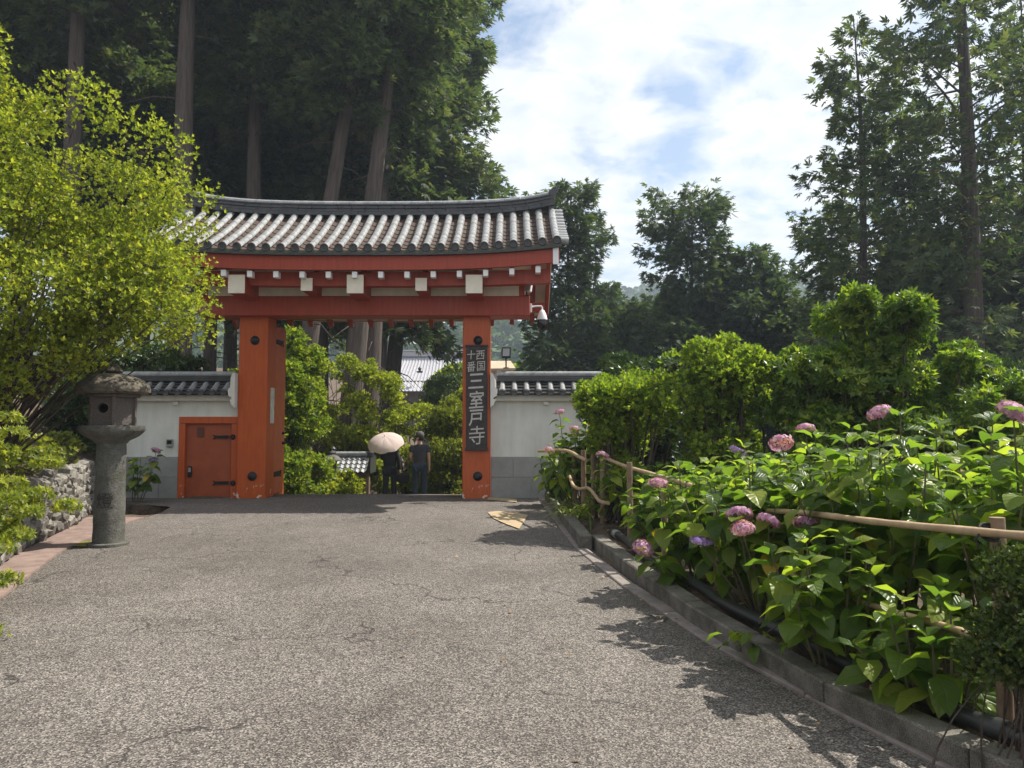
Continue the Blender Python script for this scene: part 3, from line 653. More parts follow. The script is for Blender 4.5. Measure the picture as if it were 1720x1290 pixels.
rough_lathe('base_stone', [(.235, -.06), (.235, .015), (.20, .025)], GRAN, 24)
rough_lathe('shaft', dens([(.178, .02), (.175, .5), (.170, 1.0), (.167, 1.41)], 6), GRAN, 32, .008)
rough_lathe('platform', [(.175, 1.41), (.20, 1.45), (.30, 1.51), (.365, 1.58), (.375, 1.60), (.372, 1.66), (.35, 1.665), (.12, 1.666)], GRAN, 28, .006)
# fire box: six faces, the front and back pierced by round holes
m = MT('old_lantern_stone'); c = m.ramp(m.noise(40, 5, .7), [(.3, (.05, .04, .034)), (.7, (.13, .11, .095))]); m.bump(m.noise(45, 6), .6, .01); OLDST = m.fin(c, .9)
fb = link('fire_box', None, None, lan, (0, 0, 1.668))
for k in range(6):
    a = R(-90 + 60 * k); hw, h = .142, .40; rr = .235; q = MB()
    hole = k in (0, 3)
    if hole:
        n = 16; vs = []; R0 = .068
        for yy in (0, .05):
            for i in range(n): t = 2*math.pi*i/n; vs.append((R0*math.cos(t), yy, .24 + R0*math.sin(t)))
            for i in range(n):
                t = 2*math.pi*i/n; cx, cz = math.cos(t), math.sin(t); kx_ = hw / max(abs(cx), 1e-6); kz = (.40 - .24 if cz > 0 else .24) / max(abs(cz), 1e-6); kk = min(kx_, kz); vs.append((cx*kk, yy, .24 + cz*kk))
        fs = []
        for i in range(n):
            j = (i+1) % n; fs += [(i, j, n+j, n+i), (2*n+i, 3*n+i, 3*n+j, 2*n+j), (i, 2*n+i, 2*n+j, j), (n+i, n+j, 3*n+j, 3*n+i)]
        q.add(vs, fs)
    else: q.box((-hw, 0, 0), (hw, .05, h), .006)
    o = q.build('box_panel', OLDST, fb); o.location = (rr*math.cos(a), rr*math.sin(a), 0); o.rotation_euler = (0, 0, a + R(90))
    q = MB(); q.box((-.022, -.02, 0), (.022, .03, h), .004); o = q.build('corner_post', OLDST, fb); aa = a + R(30); o.location = (.272*math.cos(aa), .272*math.sin(aa), 0); o.rotation_euler = (0, 0, aa + R(90))
rough_lathe('box_ring', [(.20, 2.065), (.30, 2.067), (.31, 2.10), (.20, 2.105)], OLDST, 24, .004)
CAPM = grainy('mossy_cap_stone', (.045, .04, .03), (.17, .145, .11), 12, .95, .9, 40, .02)
rough_lathe('cap', dens([(.24, 2.107), (.38, 2.11), (.425, 2.14), (.432, 2.19), (.41, 2.25), (.33, 2.33), (.20, 2.39), (.08, 2.41), (.01, 2.415)], 2), CAPM, 30, .014)
rough_lathe('finial', [(.07, 2.40), (.10, 2.44), (.075, 2.50), (.02, 2.56)], CAPM, 14, .006)
me = glyph('燈', 1, .004, .0)      # carved character, bent round the shaft
for v in me.vertices:
    x, z = v.co.x * .20, v.co.y * .22; a = R(-90) + x / .175 + R(8); rr = .1770 + (.0025 if v.co.z < 0 else -.001); v.co = Vector((rr*math.cos(a), rr*math.sin(a), .62 + z))
link('carved_character', me, MT('carved_shadow').fin((.035, .033, .028), .95), lan)
q = MB(); n = 30; ring = [(-4.93 + (.27 + .10*mnoise.noise(Vector((math.cos(t)*2, math.sin(t)*2, 1)))) * math.cos(t) * 1.15 - .2, 9.52 + (.22 + .1*mnoise.noise(Vector((math.cos(t)*2, math.sin(t)*2, 5)))) * math.sin(t)) for t in np.linspace(0, 2*math.pi, n, endpoint=False)]
vs = [(x, y, zr(y) + .018 + .004*mnoise.noise(Vector((x*9, y*9, 0)))) for x, y in ring] + [(-5.0, 9.5, zr(9.5) + .026)]
q.add(vs, [(i, (i+1) % n, n) for i in range(n)]); tag(q.build('moss', MOSS), 'yellow-green moss patch around the foot of the stone lantern', 'moss', kind='stuff')
# ------------------------------------------------------------------ fence of posts and bent poles
def fx(y): return interp([(3.0, 2.32), (3.65, 2.22), (5, 2.02), (6.5, 1.72), (8.5, 1.42), (11, 1.16), (12.6, .85)], y)
fe = empty('pole_fence', (1.72, 6.5, zr(6.5) + .12), 'low fence of wooden posts and bent pale poles among the hydrangeas', 'fence')
def fl(p): return local(fe, p)
for y, top in ((3.62, 1.10), (5.15, 1.0), (6.6, 1.0), (7.9, 1.02), (9.0, 1.14), (10.4, 1.20), (11.0, 1.22), (11.5, 1.22), (12.0, 1.22)):
    x = fx(y) + (.04 if y < 9 else .0); q = MB(); q.tube([(0, 0, -.25), (.003, 0, .3), (0, .004, top - zr(y) - .12)], [.036, .035, .034] if y < 10 else [.042, .04, .04], 10)
    q.build('fence_post', POSTW, fe, True, loc=fl((x, y, zr(y) + .12)))
def rail(px, rad):
    pts = []
    P = [fl(p) for p in px]
    for i in range(len(P) - 1):
        p0, p1, p2, p3 = P[max(i-1, 0)], P[i], P[i+1], P[min(i+2, len(P)-1)]
        for t in np.linspace(0, 1, 6, endpoint=False):
            pts.append(.5 * ((2*p1) + (p2 - p0)*t + (2*p0 - 5*p1 + 4*p2 - p3)*t*t + (3*p1 - p0 - 3*p2 + p3)*t**3))
    pts.append(P[-1]); q = MB(); q.tube(pts, [r_*(1 + .07*math.sin(i*2.1) + random.uniform(-.05, .05)) for i, r_ in enumerate(np.linspace(rad[0], rad[1], len(pts)))], 10); return q.build('rail', BAMBOO, fe, True)
fy = lambda y, dx=-.055: fx(y) + dx
rail([(fy(2.6), 2.6, Zp(960, 2.6) + .07), (fy(3.62), 3.62, Zp(893, 3.62)), (fy(4.4), 4.4, Zp(876, 4.4)), (fy(5.1), 5.1, Zp(862, 5.1)), (fy(5.6), 5.6, Zp(858, 5.6))], (.021, .018))
rail([(fy(2.6), 2.6, .50), (fy(3.62), 3.62, .545), (fy(4.3), 4.3, .52), (fy(4.9), 4.9, .50), (fy(5.3), 5.3, .53)], (.018, .015))
rail([at(1190, 826, 7.4), at(1150, 812, 7.9), at(1090, 795, 8.8), at(1050, 783, 9.6), at(1030, 775, 10.0), at(1003, 763, 10.4)], (.026, .022))
rail([at(985, 773, 10.7), at(972, 767, 11.0), at(958, 759, 11.4), at(940, 756, 11.8), at(905, 758, 12.4)], (.026, .022))
rail([at(1022, 845, 9.7), at(1008, 842, 10.0), at(998, 830, 10.3), at(988, 820, 10.6), at(972, 821, 11.0), at(962, 814, 11.3), at(957, 800, 11.6)], (.026, .022))
for y, py in ((3.62, 893),):
    for z in (Zp(py, y), .545):
        q = MB()
        for k in range(3): q.tube([(.045*math.cos(t) + .02, .03*math.sin(t), .012*(k-1) + .025*math.sin(t)) for t in np.linspace(0, 2*math.pi, 13)], .006, 6, False)
        q.tube([(-.03, -.01, 0), (-.06, -.02, -.03), (-.05, -.03, -.07)], .005, 6); q.build('lashing', CORD, fe, loc=fl((fx(y) - .03, y - .02, z)))
# pipe lying behind the kerb
pts = [(kx(y) + .27 + .02*math.sin(y*3), y, zr(y) + .165) for y in np.arange(2.0, 9.7, .25)] ; pts.append((kx(9.5) + .33, 9.9, zr(9.9) + .10))
dp = empty('drain_pipe', pts[10], 'black plastic pipe lying on the soil behind the kerb', 'pipe'); q = MB(); q.tube([local(dp, p) for p in pts], .042, 12); q.build('pipe_run', PIPE, dp, True)
for i in (6, 20, 29): q = MB(); a, b = Vector(pts[i]), Vector(pts[i+1]); q.tube([local(dp, a), local(dp, a + (b - a).normalized()*.11)], .052, 14); q.build('pipe_joint', PIPE if i < 25 else GREYP, dp, True)
# ------------------------------------------------------------------ foliage generators
def mesh_np(name, V, F, rnd=None, mat=None, smooth=False):
    me = bpy.data.meshes.new(name); V = np.asarray(V, np.float32); F = np.asarray(F, np.int32)
    me.vertices.add(len(V)); me.vertices.foreach_set('co', V.ravel()); me.loops.add(F.size); me.loops.foreach_set('vertex_index', F.ravel())
    me.polygons.add(len(F)); me.polygons.foreach_set('loop_start', np.arange(0, F.size, F.shape[1], dtype=np.int32)); me.polygons.foreach_set('loop_total', np.full(len(F), F.shape[1], np.int32))
    if smooth: me.polygons.foreach_set('use_smooth', np.ones(len(F), bool))
    me.update(calc_edges=True)
    if rnd is not None:
        a = me.attributes.new('rnd', 'FLOAT', 'POINT'); a.data.foreach_set('value', np.asarray(rnd, np.float32))
    if mat: me.materials.append(mat)
    return me
def nrm(a): return a / np.maximum(np.linalg.norm(a, axis=1, keepdims=True), 1e-9)
def scatter(name, mat, T, pos, ax, nr, size, rnd=None, rng=RNG):
    TV, TF = np.asarray(T[0], float), np.asarray(T[1], int); n = len(pos); m_ = len(TV)
    ax = nrm(ax); ac = nrm(np.cross(nr, ax)); nn = np.cross(ax, ac); size = np.asarray(size).reshape(-1, 1, 1)
    V = pos[:, None, :] + size * (TV[None, :, 0:1] * ax[:, None] + TV[None, :, 1:2] * ac[:, None] + TV[None, :, 2:3] * nn[:, None])
    F = TF[None] + (np.arange(n) * m_)[:, None, None]
    if rnd is None: rnd = rng.random(n)
    return mesh_np(name, V.reshape(-1, 3), F.reshape(-1, TF.shape[1]), np.repeat(rnd, m_), mat)
def leaf_t(w, fold, droop=.0, x0=0.0):
    return [(x0, 0, 0), (x0 + .5, w, fold), (x0 + 1, 0, -droop), (x0 + .5, -w, fold)], [(0, 1, 2), (0, 2, 3)]
def rosette(n, w, tilt, fold=.05, seed=0):
    r = random.Random(seed); V, F = [], []
    for k in range(n):
        a = 2*math.pi*k/n + r.uniform(-.3, .3); t = tilt + r.uniform(-.25, .25); s = r.uniform(.75, 1.1); v, f = leaf_t(w, fold)
        b = len(V)
        for x, y, z in v:
            x *= s; y *= s; X, Z = x*math.cos(t) - z*math.sin(t), x*math.sin(t) + z*math.cos(t); V.append((X*math.cos(a) - y*math.sin(a), X*math.sin(a) + y*math.cos(a), Z))
        F += [tuple(i + b for i in q) for q in f]
    # axis of the rosette is local z: swap so that scatter's axis (x) is the shoot direction
    return [(z, x, y) for x, y, z in V], F
FROND = ([], [])
for a, l_, w_ in ((0, 1, .11), (.55, .74, .10), (-.5, .72, .10), (.95, .45, .09), (-1.0, .45, .09)):
    b = len(FROND[0]); c_, s_ = math.cos(a), math.sin(a); x0 = .1 if abs(a) < .3 else .28 - .2*abs(a)
    FROND[0].extend([(x0, 0, 0), (x0 + l_*c_*.55 - w_*s_, l_*s_*.55 + w_*c_, .03), (x0 + l_*c_, l_*s_, -.10*l_ - .06*abs(a)), (x0 + l_*c_*.55 + w_*s_, l_*s_*.55 - w_*c_, -.02)]); FROND[1].extend([(b, b+1, b+2), (b, b+2, b+3)])
def randunit(n, rng): return nrm(rng.normal(size=(n, 3)))
def tubes_np(paths, n=5):
    q = MB()
    for pts, rad in paths: q.tube(pts, rad, n, False)
    return q
def conifer(seed, H, h0, Rm, prof, nb, per, fs, lean=(0, 0), r0=.3, droop=.35, up=.25, gap=0.0, dead=0):
    """returns trunk mesh, branch mesh, crown mesh in local coordinates"""
    rng = np.random.default_rng(seed); rr = random.Random(seed)
    ph = rr.uniform(0, 6)
    def ctr(h): t = h / H; return Vector((lean[0]*t*H + .12*math.sin(h*.35 + ph)*t, lean[1]*t*H + .1*math.cos(h*.3 + ph)*t, h))
    q = MB(); hs = list(np.linspace(-.5, H, 22)); q.tube([ctr(h) for h in hs], [max(.02, r0*(1 - max(h, 0)/H)**.8 * (1 + .35*math.exp(-max(h, 0)*1.2))) for h in hs], 12); trunk = q.mesh('trunk', True); trunk.materials.append(BARK)
    br = MB(); P, A, Nn, Sz = [], [], [], []
    for i in range(nb):
        t = (i + rr.random()) / nb; h = h0 + (H - h0) * t; az = i * 2.39996 + rr.uniform(-.5, .5); L_ = Rm * prof(t) * rr.uniform(.62, 1.12)
        if gap and mnoise.noise(Vector((math.cos(az)*1.5, math.sin(az)*1.5, h*.35 + seed))) < -.32 + 0*gap and rr.random() < gap: continue
        e = up + .5*t + rr.uniform(-.25, .35); d = Vector((math.cos(az), math.sin(az), 0)); sd_ = Vector((-d.y, d.x, 0)); c0 = ctr(h)
        def bp(s): return c0 + d*(L_*s) + Vector((0, 0, L_*(e*s - droop*s*s)))
        br.tube([bp(s) for s in (0, .35, .7, 1.0)], [max(.008, .022*L_*.6), .014*L_*.6 + .004, .008, .004], 4, False)
        k = max(4, int(per * L_))
        s = rng.random(k)**.75 * .85 + .15; lat = rng.normal(size=k) * (.10 + .26*np.sin(np.pi*np.clip(s, 0, 1)**.8)) * L_ * .55
        for j in range(k):
            b_ = bp(s[j]) + sd_*lat[j]; P.append((b_.x, b_.y, b_.z - abs(lat[j])*.15 + rng.normal()*(.10 + .07*L_)))
            a = d*1.0 + sd_*(1.6*np.sign(lat[j])*min(1, abs(lat[j])*2/L_ + .25)) + Vector((rng.normal()*.4, rng.normal()*.4, -.15 + rng.normal()*.55)); A.append(a[:])
            Nn.append((rng.normal()*.9, rng.normal()*.9, 1)); Sz.append(fs*rng.uniform(.6, 1.25))
    for i in range(dead):
        h = rr.uniform(h0*.25, h0*1.15); az = rr.uniform(0, 6.28); L_ = rr.uniform(.8, 2.2); c0 = ctr(h); d = Vector((math.cos(az), math.sin(az), 0))
        br.tube([c0, c0 + d*L_*.5 + Vector((0, 0, -.05*L_)), c0 + d*L_ + Vector((rr.uniform(-.3, .3), 0, -.35*L_))], [.03, .018, .006], 4, False)
    bm_ = br.mesh('branches'); bm_.materials.append(BARK)
    return trunk, bm_, (np.array(P), np.array(A), np.array(Nn), np.array(Sz), rng)
CYP = leafmat('cypress_foliage', (.042, .070, .033), (.076, .110, .048), (.125, .145, .062), trans=.40, rough=.6)
CYP2 = leafmat('cypress_foliage_light', (.034, .062, .026), (.058, .092, .034), (.092, .118, .042), trans=.36, rough=.6)
def tree_proto(mat, *a, **k):
    t, b, (P, A, Nn, Sz, rng) = conifer(*a, **k); return t, b, scatter('crown', mat, FROND, P, A, Nn, Sz, rng=rng)
def plant_tree(proto, name, x, y, label, group, rz=0, sc=1.0, cat='tree', tilt=(0, 0)):
    e = empty(name, (x, y, gz(x, y) - .05), label, cat, group, rz); e.scale = (sc, sc, sc); e.rotation_euler = (tilt[0], tilt[1], rz)
    for nm, me in zip(('trunk', 'branches', 'crown'), proto): link(nm, me, None, e)
    return e
# shrubs: lobes of leaf rosettes carried on real stems
def shrub(name, label, cat, base, lobes, n, size, mat, T, group=None, stems=True, seed=1, shell=.55, upb=.35, stemr=.03, gapf=0.0, twig=TWIG, dirb=None):
    rng = np.random.default_rng(seed); e = empty(name, base, label, cat, group)
    C = np.array([l_[0] for l_ in lobes], float) - np.array(base); Rr = np.array([l_[1] for l_ in lobes], float)
    if Rr.ndim == 1: Rr = np.repeat(Rr[:, None], 3, 1)
    wgt = (Rr[:, 0]*Rr[:, 2]); idx = rng.choice(len(C), n, p=wgt/wgt.sum()); d = randunit(n, rng); d[:, 2] = np.where(d[:, 2] < -.7, -d[:, 2]*.6, d[:, 2]); d = nrm(d)
    rad = shell + (1 - shell)*rng.random(n)**.6 + rng.normal(size=n)*.05
    pos = C[idx] + d*Rr[idx]*rad[:, None]
    if gapf:
        keep = np.array([mnoise.noise(Vector(p)*2.6 + Vector((seed, 0, 0))) > -gapf for p in pos]); pos, d, idx = pos[keep], d[keep], idx[keep]
    k = len(pos); ax = d*.8 + rng.normal(size=(k, 3))*.45 + np.array([0, 0, upb]) + (np.array(dirb) if dirb else 0); me = scatter('foliage', mat, T, pos, ax, randunit(k, rng), size*rng.uniform(.65, 1.25, k), rng=rng)
    link('foliage', me, None, e)
    if stems:
        q = MB(); rr = random.Random(seed)
        for c_, r_ in zip(C, Rr):
            b0 = Vector((rr.gauss(0, .18), rr.gauss(0, .18), -.1)); c1 = Vector(c_); md = b0.lerp(c1, .5) + Vector((rr.gauss(0, .12), rr.gauss(0, .12), rr.uniform(-.1, .25)*c1.length*.3))
            pts = [b0.lerp(md, t).lerp(md.lerp(c1, t), t) for t in np.linspace(0, 1, 6)]; q.tube(pts, list(np.linspace(stemr, stemr*.3, 6)), 5, False)
            for _ in range(6):
                dd = Vector(randunit(1, rng)[0]); dd.z = abs(dd.z)*.7; t1 = c1 + Vector((dd.x*r_[0], dd.y*r_[1], dd.z*r_[2]))*.9; q.tube([c1, c1.lerp(t1, .5) + Vector((0, 0, .04)), t1], [stemr*.3, stemr*.2, stemr*.1], 4, False)
        q.build('branches', twig, e)
    return e
def lobes_in(c, r, n, sub, seed, zmin=None, top=0.0, pw=.45):
    """sub-lobes spread over and through an ellipsoid"""
    rr = random.Random(seed); o = []
    for i in range(n):
        v = Vector((rr.gauss(0, 1), rr.gauss(0, 1), rr.gauss(0, 1))).normalized() * (rr.random()**pw); s = sub*rr.uniform(.65, 1.3)
        p = (c[0] + v.x*r[0], c[1] + v.y*r[1], c[2] + v.z*r[2] + top*0)
        if zmin is not None and p[2] < zmin: p = (p[0], p[1], zmin + rr.random()*.3)
        o.append((p, (s, s, s*.8)))
    return o
# ------------------------------------------------------------------ cypress forest
pf = lambda t: (1 - t)**.55 * (.55 + .45*min(1, t*5))
FA = tree_proto(CYP, 11, 26, 12.5, 3.6, pf, 105, 60, .34, r0=.36, droop=.45, up=.15, dead=16)
FB = tree_proto(CYP, 12, 23, 6.0, 3.9, pf, 125, 58, .36, r0=.33, droop=.45, up=.15, dead=8)
FC_ = tree_proto(CYP, 13, 27, 14.5, 3.3, pf, 88, 60, .34, r0=.40, droop=.4, up=.2, dead=20)
G1 = 'cypresses on the wooded slope behind the gate'
def tx(px, Y): return (px - 860) / FPX * Y
for px, Y, pr, tl, rz, lb in (
    (298, 24, FC_, 0, 1.0, 'straight tall cypress trunk behind the yellow-green bush'),
    (420, 27, FA, 0, 2.0, 'stout dark cypress rising over the middle of the gate roof beside leaning trunks'),
    (487, 25.5, FA, .13, 0, 'tall cypress leaning away from the bush, behind the gate roof'),
    (572, 25.5, FC_, .10, 0, 'leaning grey cypress with forked neighbour behind the gate roof'),
    (612, 28, FC_, .05, .4, 'dark cypress trunk close beside the leaning grey one'),
    (622, 32, FB, .06, 0, 'dense cypress with foliage down to the roof ridge'),
    (640, 34, FB, .10, 0, 'dense cypress at the sky edge of the forest above the signed post'),
    (105, 24, FA, 0, 5.0, 'cypress trunk above the crown of the yellow-green bush')):
    plant_tree(pr, 'cypress_tree', tx(px, Y), Y, lb, G1, rz, 1.25 if px in (622, 640) else 1.0, tilt=(0, tl))
for i, (px, Y, pr, rz) in enumerate(((30, 27, FB, .5), (175, 30, FB, 1.5), (235, 34, FB, 2.9), (350, 33, FB, 3.3), (385, 38, FA, .3), (460, 35, FB, 5.2), (540, 34, FA, 1.1), (610, 37, FA, 2.4), (590, 33, FA, 3.9), (-60, 30, FB, 4.6), (300, 40, FB, 0.8), (130, 38, FB, 5.6), (520, 42, FB, 2.0), (630, 42, FA, 1.7), (420, 44, FB, 3.0), (20, 36, FA, 2.7))):
    plant_tree(pr, 'cypress_tree', tx(px, Y), Y, 'shaded cypress standing deep in the forest behind the leaning trunks', 'cypresses deep in the forest', rz, random.uniform(.92, 1.05))
# cypresses beyond the wall and on the right
two = lambda t: (.95*(1 - t*1.25)**.6 if t < .58 else .30 + .22*math.sin((t - .58)/.42*math.pi)) if t < .97 else .12
M1 = tree_proto(CYP2, 21, 14.6, 1.8, 4.2, two, 125, 44, .34, r0=.22, droop=.35, up=.15)
M2 = tree_proto(CYP2, 22, 13.0, 0.8, 4.5, two, 125, 44, .34, r0=.20, droop=.30, up=.2)
M3 = tree_proto(CYP2, 23, 10.8, .6, 4.0, lambda t: (1 - t)**.5*(.6 + .4*min(1, t*4)), 100, 50, .36, r0=.2, droop=.3, up=.25)
G2 = 'cypresses beyond the white wall'
plant_tree(M1, 'cypress_tree', tx(958, 36), 36, 'cypress with bare lower trunk and thin tufted top beside the gate eave', G2, .4)
plant_tree(M2, 'cypress_tree', tx(1163, 38), 38, 'cypress with a tufted round top between two wider dark trees', G2, 1.4, 1.12)
plant_tree(M3, 'cypress_tree', tx(1262, 38), 38, 'bushy cypress with rounded top below the far hill', G2, 2.2, 1.12)
plant_tree(M3, 'cypress_tree', tx(1070, 41), 41, 'low dark cypress filling the gap left of the tufted tree', G2, 3.4, .92)
plant_tree(M3, 'cypress_tree', tx(1350, 36), 36, 'low dark cypress at the foot of the great spreading cypress', G2, 4.4, .85)
op = lambda t: (1 - t)**.5 * (.75 + .25*math.sin(t*17)) * (.7 + .3*min(1, t*5))
D1 = tree_proto(CYP, 31, 23, 2.6, 5.2, op, 110, 30, .36, r0=.36, droop=.22, up=.10, gap=.55)
D2 = tree_proto(CYP, 32, 17, 2.5, 4.2, op, 90, 30, .36, r0=.22, droop=.25, up=.12, gap=.5)
for px, Y, rz, s_, lb_ in ((1120, 44, 1.9, 1.0, 'low dark cypress behind the tufted tree'), (1215, 43, 5.0, 1.0, 'dense cypress closing the gap below the far hill'), (1325, 42, .6, .84, 'dense cypress between the far hill and the slender open one'), (1010, 46, 2.8, 1.1, 'dark cypress behind the bare-trunked one at the gate eave')): plant_tree(M3, 'cypress_tree', tx(px, Y), Y, lb_, G2, rz, s_)
G3 = 'great cypresses over the flowering garden'
plant_tree(D1, 'cypress_tree', tx(1640, 24), 24, 'great spreading cypress with dark trunk and open horizontal branches', G3, .9)
plant_tree(D2, 'cypress_tree', tx(1455, 26), 26, 'slender open cypress leaning out beside the great spreading one', G3, 2.0)
plant_tree(D2, 'cypress_tree', tx(1405, 31), 31, 'shorter open cypress beside the gap of sky above the far hill', G3, 5.1, .72)
plant_tree(D2, 'cypress_tree', tx(1530, 30), 30, 'open cypress filling between the slender and the great spreading ones', G3, .2, 1.0)
plant_tree(D2, 'cypress_tree', tx(1740, 27), 27, 'open cypress partly hidden behind the great spreading trunk', G3, 3.6, 1.1)
for px, Y, rz in ((1560, 31, 1.0), (1690, 33, 2.6), (1800, 26, 4.4)):
    plant_tree(M3, 'cypress_tree', tx(px, Y), Y, 'dark bushy cypress in the shade behind the great spreading trunk', 'shaded cypresses on the garden side', rz, 1.0)
# ------------------------------------------------------------------ shrubs
R5 = rosette(4, .25, .75, .06, 1); R4 = rosette(5, .30, .45, .05, 3); R7 = rosette(6, .18, .45, .05, 5)
AZY = leafmat('azalea_new_growth', (.12, .160, .022), (.215, .25, .030), (.36, .36, .05), trans=.5, tgain=1.7)
AZG = leafmat('fresh_shrub_leaf', (.085, .14, .018), (.16, .225, .026), (.28, .33, .038), trans=.5, tgain=1.7)
AZM = leafmat('azalea_leaf', (.075, .13, .02), (.15, .20, .03), (.27, .29, .042), trans=.52, tgain=1.8)
OLV = leafmat('olive_leaf', (.09, .12, .022), (.16, .19, .03), (.28, .28, .045), trans=.48, tgain=1.5)
DKG = leafmat('dark_shrub_leaf', (.022, .045, .012), (.04, .075, .018), (.075, .11, .024), trans=.3, rough=.35)
BOX = leafmat('box_leaf', (.03, .055, .012), (.06, .09, .02), (.12, .15, .03), trans=.3)
PIE = leafmat('pieris_leaf', (.05, .10, .014), (.10, .165, .022), (.23, .28, .03), trans=.48, tgain=1.8, rough=.35)
# the big bush over the rubble wall
c0 = (-5.8, 9.3, 3.9)
lb = lobes_in(c0, (1.85, 1.7, 2.0), 64, .50, 5) + lobes_in((-4.55, 9.15, 2.85), (1.0, .8, .75), 22, .33, 6) + lobes_in((-6.9, 8.8, 5.3), (1.2, 1.2, 1.5), 26, .45, 8) + lobes_in((-5.9, 8.6, 2.4), (1.0, .7, .8), 24, .36, 9)
shrub('azalea_bush', 'large yellow-green bush overhanging the stone lantern', 'bush', (-6.6, 9.3, gz(-6.6, 9.3)), lb, 29000, .062, AZY, R5, seed=3, shell=.45, stemr=.016, gapf=.36)
# leafy sprays hanging in over the rubble wall from the near bank
for k, (p0, ln) in enumerate((((-4.35, 6.9, 1.45), 1.1), ((-4.15, 6.6, .95), 1.0), ((-3.25, 5.05, .26), .5))):
    lb = [((p0[0] + ln*t*.55 + random.gauss(0, .05) - .55, p0[1] + random.gauss(0, .22), p0[2] - .55*t*t*ln + random.gauss(0, .13)), (.13, .13, .06)) for t in np.linspace(0, 1, 16)]
    shrub('trailing_shrub', ('bright trailing shrub hanging over the near rubble wall', 'yellow-green trailing sprays in front of the rubble stones', 'small leafy spray reaching out over the bare paving edge')[k], 'shrub', (p0[0] - 1.1, p0[1], gz(p0[0] - 1.1, p0[1])), lb, 1300 if k < 2 else 170, .046, AZY, R7, 'trailing sprays over the rubble wall', seed=40 + k, stemr=.012, dirb=(.7, 0, -.3))
# bank cover behind the wall
lb = [((wallx(y) - .5 - random.random()*1.6, y, gz(wallx(y) - 1.0, y) + random.uniform(.0, .25)), (.30, .30, .22)) for y in np.arange(5.2, 14.2, .2)]
shrub('bank_shrub', 'olive undergrowth on the bank above the rubble wall', 'undergrowth', (-6.9, 9.5, gz(-6.9, 9.5)), lb, 5200, .075, OLV, R4, seed=50, stemr=.008, gapf=.1)
# round shrubs of the garden
SH = [((1.55, 10.6), 1.85, (.62, .6, .72), 'yellow-green rounded shrub nearest the end of the white wall', AZG, R5, 5200, 61),
      ((2.75, 10.2), 1.95, (.68, .65, .82), 'bright yellow-green shrub with bare forked stems between darker shrubs', AZG, R5, 6800, 62),
      ((3.75, 9.6), 1.95, (.48, .6, .70), 'leafy green shrub with glossy leaves beside the tallest shrub', PIE, R7, 4600, 63),
      ((4.55, 9.5), 2.38, (.70, .7, .90), 'tallest glossy green shrub topped with bright new leaves', PIE, R7, 6800, 64),
      ((5.75, 9.6), 1.9, (.66, .7, .70), 'broad light green shrub beyond the tallest one', PIE, R7, 6000, 65),
      ((2.05, 12.4), 2.05, (.9, .6, .8), 'glossy dark camellia-like shrub over the wall coping', DKG, R7, 4200, 66),
      ((7.2, 10.6), 1.7, (.9, .8, .8), 'shaded dark shrub at the far side of the garden', DKG, R7, 4200, 67)]
for (x, y), zc, r, lab, mt, T, n, sd_ in SH:
    lb = lobes_in((x, y, zc - .05), (r[0], r[1], r[2]), 22, .30, sd_) + lobes_in((x, y - .25, zc*.52), (r[0]*.85, r[1]*.7, zc*.38), 11, .26, sd_ + 500); shrub('garden_shrub', lab, 'shrub', (x, y, gz(x, y)), lb, int(n*1.3), .072 if T is R5 else .092, mt, T, 'rounded shrubs of the garden', seed=sd_, shell=.4, stemr=.03, gapf=.34)
# clipped box bush in the corner by the fence
lb = lobes_in((2.24, 3.32, .60), (.22, .22, .34), 34, .12, 71); shrub('box_bush', 'clipped small-leaved box bush at the fence post', 'bush', (2.20, 3.32, gz(2.20, 3.32)), lb, 6500, .030, BOX, R5, seed=71, shell=.5, stemr=.006)
# bushes lining the path beyond the gate
BG = [((-5.75, 19.0), 2.4, (1.15, 1.3, 1.5), 'mid-green bush mass against the open door leaf beyond the gate', AZM, 6000, 81),
      ((-5.0, 23.5), 2.0, (1.9, 1.4, 1.75), 'tall sunlit yellow-green azalea bank beyond the gate', AZY, 9000, 82),
      ((-3.2, 24.6), 0.85, (1.6, 1.2, 1.6), 'sloping yellow-green azalea behind the two walkers', AZY, 7500, 83),
      ((-1.75, 21.8), .7, (.85, 1.2, 1.6), 'olive grassy bush beside the signed post beyond the gate', OLV, 6500, 84),
      ((-5.1, 17.9), .45, (.85, .6, .45), 'low light-green bush at the foot of the open door leaf', AZM, 3200, 85),
      ((-4.35, 19.6), .0, (.5, .5, .35), 'small round bush before the little tiled roof', AZY, 1600, 86),
      ((-2.4, 30.0), 2.6, (1.2, 1.0, 1.2), 'pale-leaved shrub below the distant temple roof', DKG, 3500, 87),
      ((-8.4, 16.8), 2.1, (1.9, 1.0, 1.3), 'dark bush rising behind the coping of the side door wall', DKG, 5000, 88),
      ((-1.2, 24.0), 2.2, (.6, .8, .9), 'yellow-green bush rising behind the olive grassy one', AZY, 3500, 89)]
for (x, y), zc, r, lab, mt, n, sd_ in BG:
    lb = lobes_in((x, y, zc), r, 75 if r[0] > .8 else 36, .30 if r[0] > .8 else .22, sd_, pw=.3, zmin=gz(x, y) + .1) + lobes_in((x, y - .35, (zc + gz(x, y))/2), (r[0], r[1]*.7, r[2]*.6), 16, .36 if r[0] > .8 else .24, sd_ + 300, zmin=gz(x, y) + .1); shrub('path_bush', lab, 'bush', (x, y, gz(x, y)), lb, int(n*1.5), .105, mt, R5 if mt is not DKG else R7, 'bushes beyond the gate', seed=sd_, shell=.3, stemr=.02, gapf=.45)
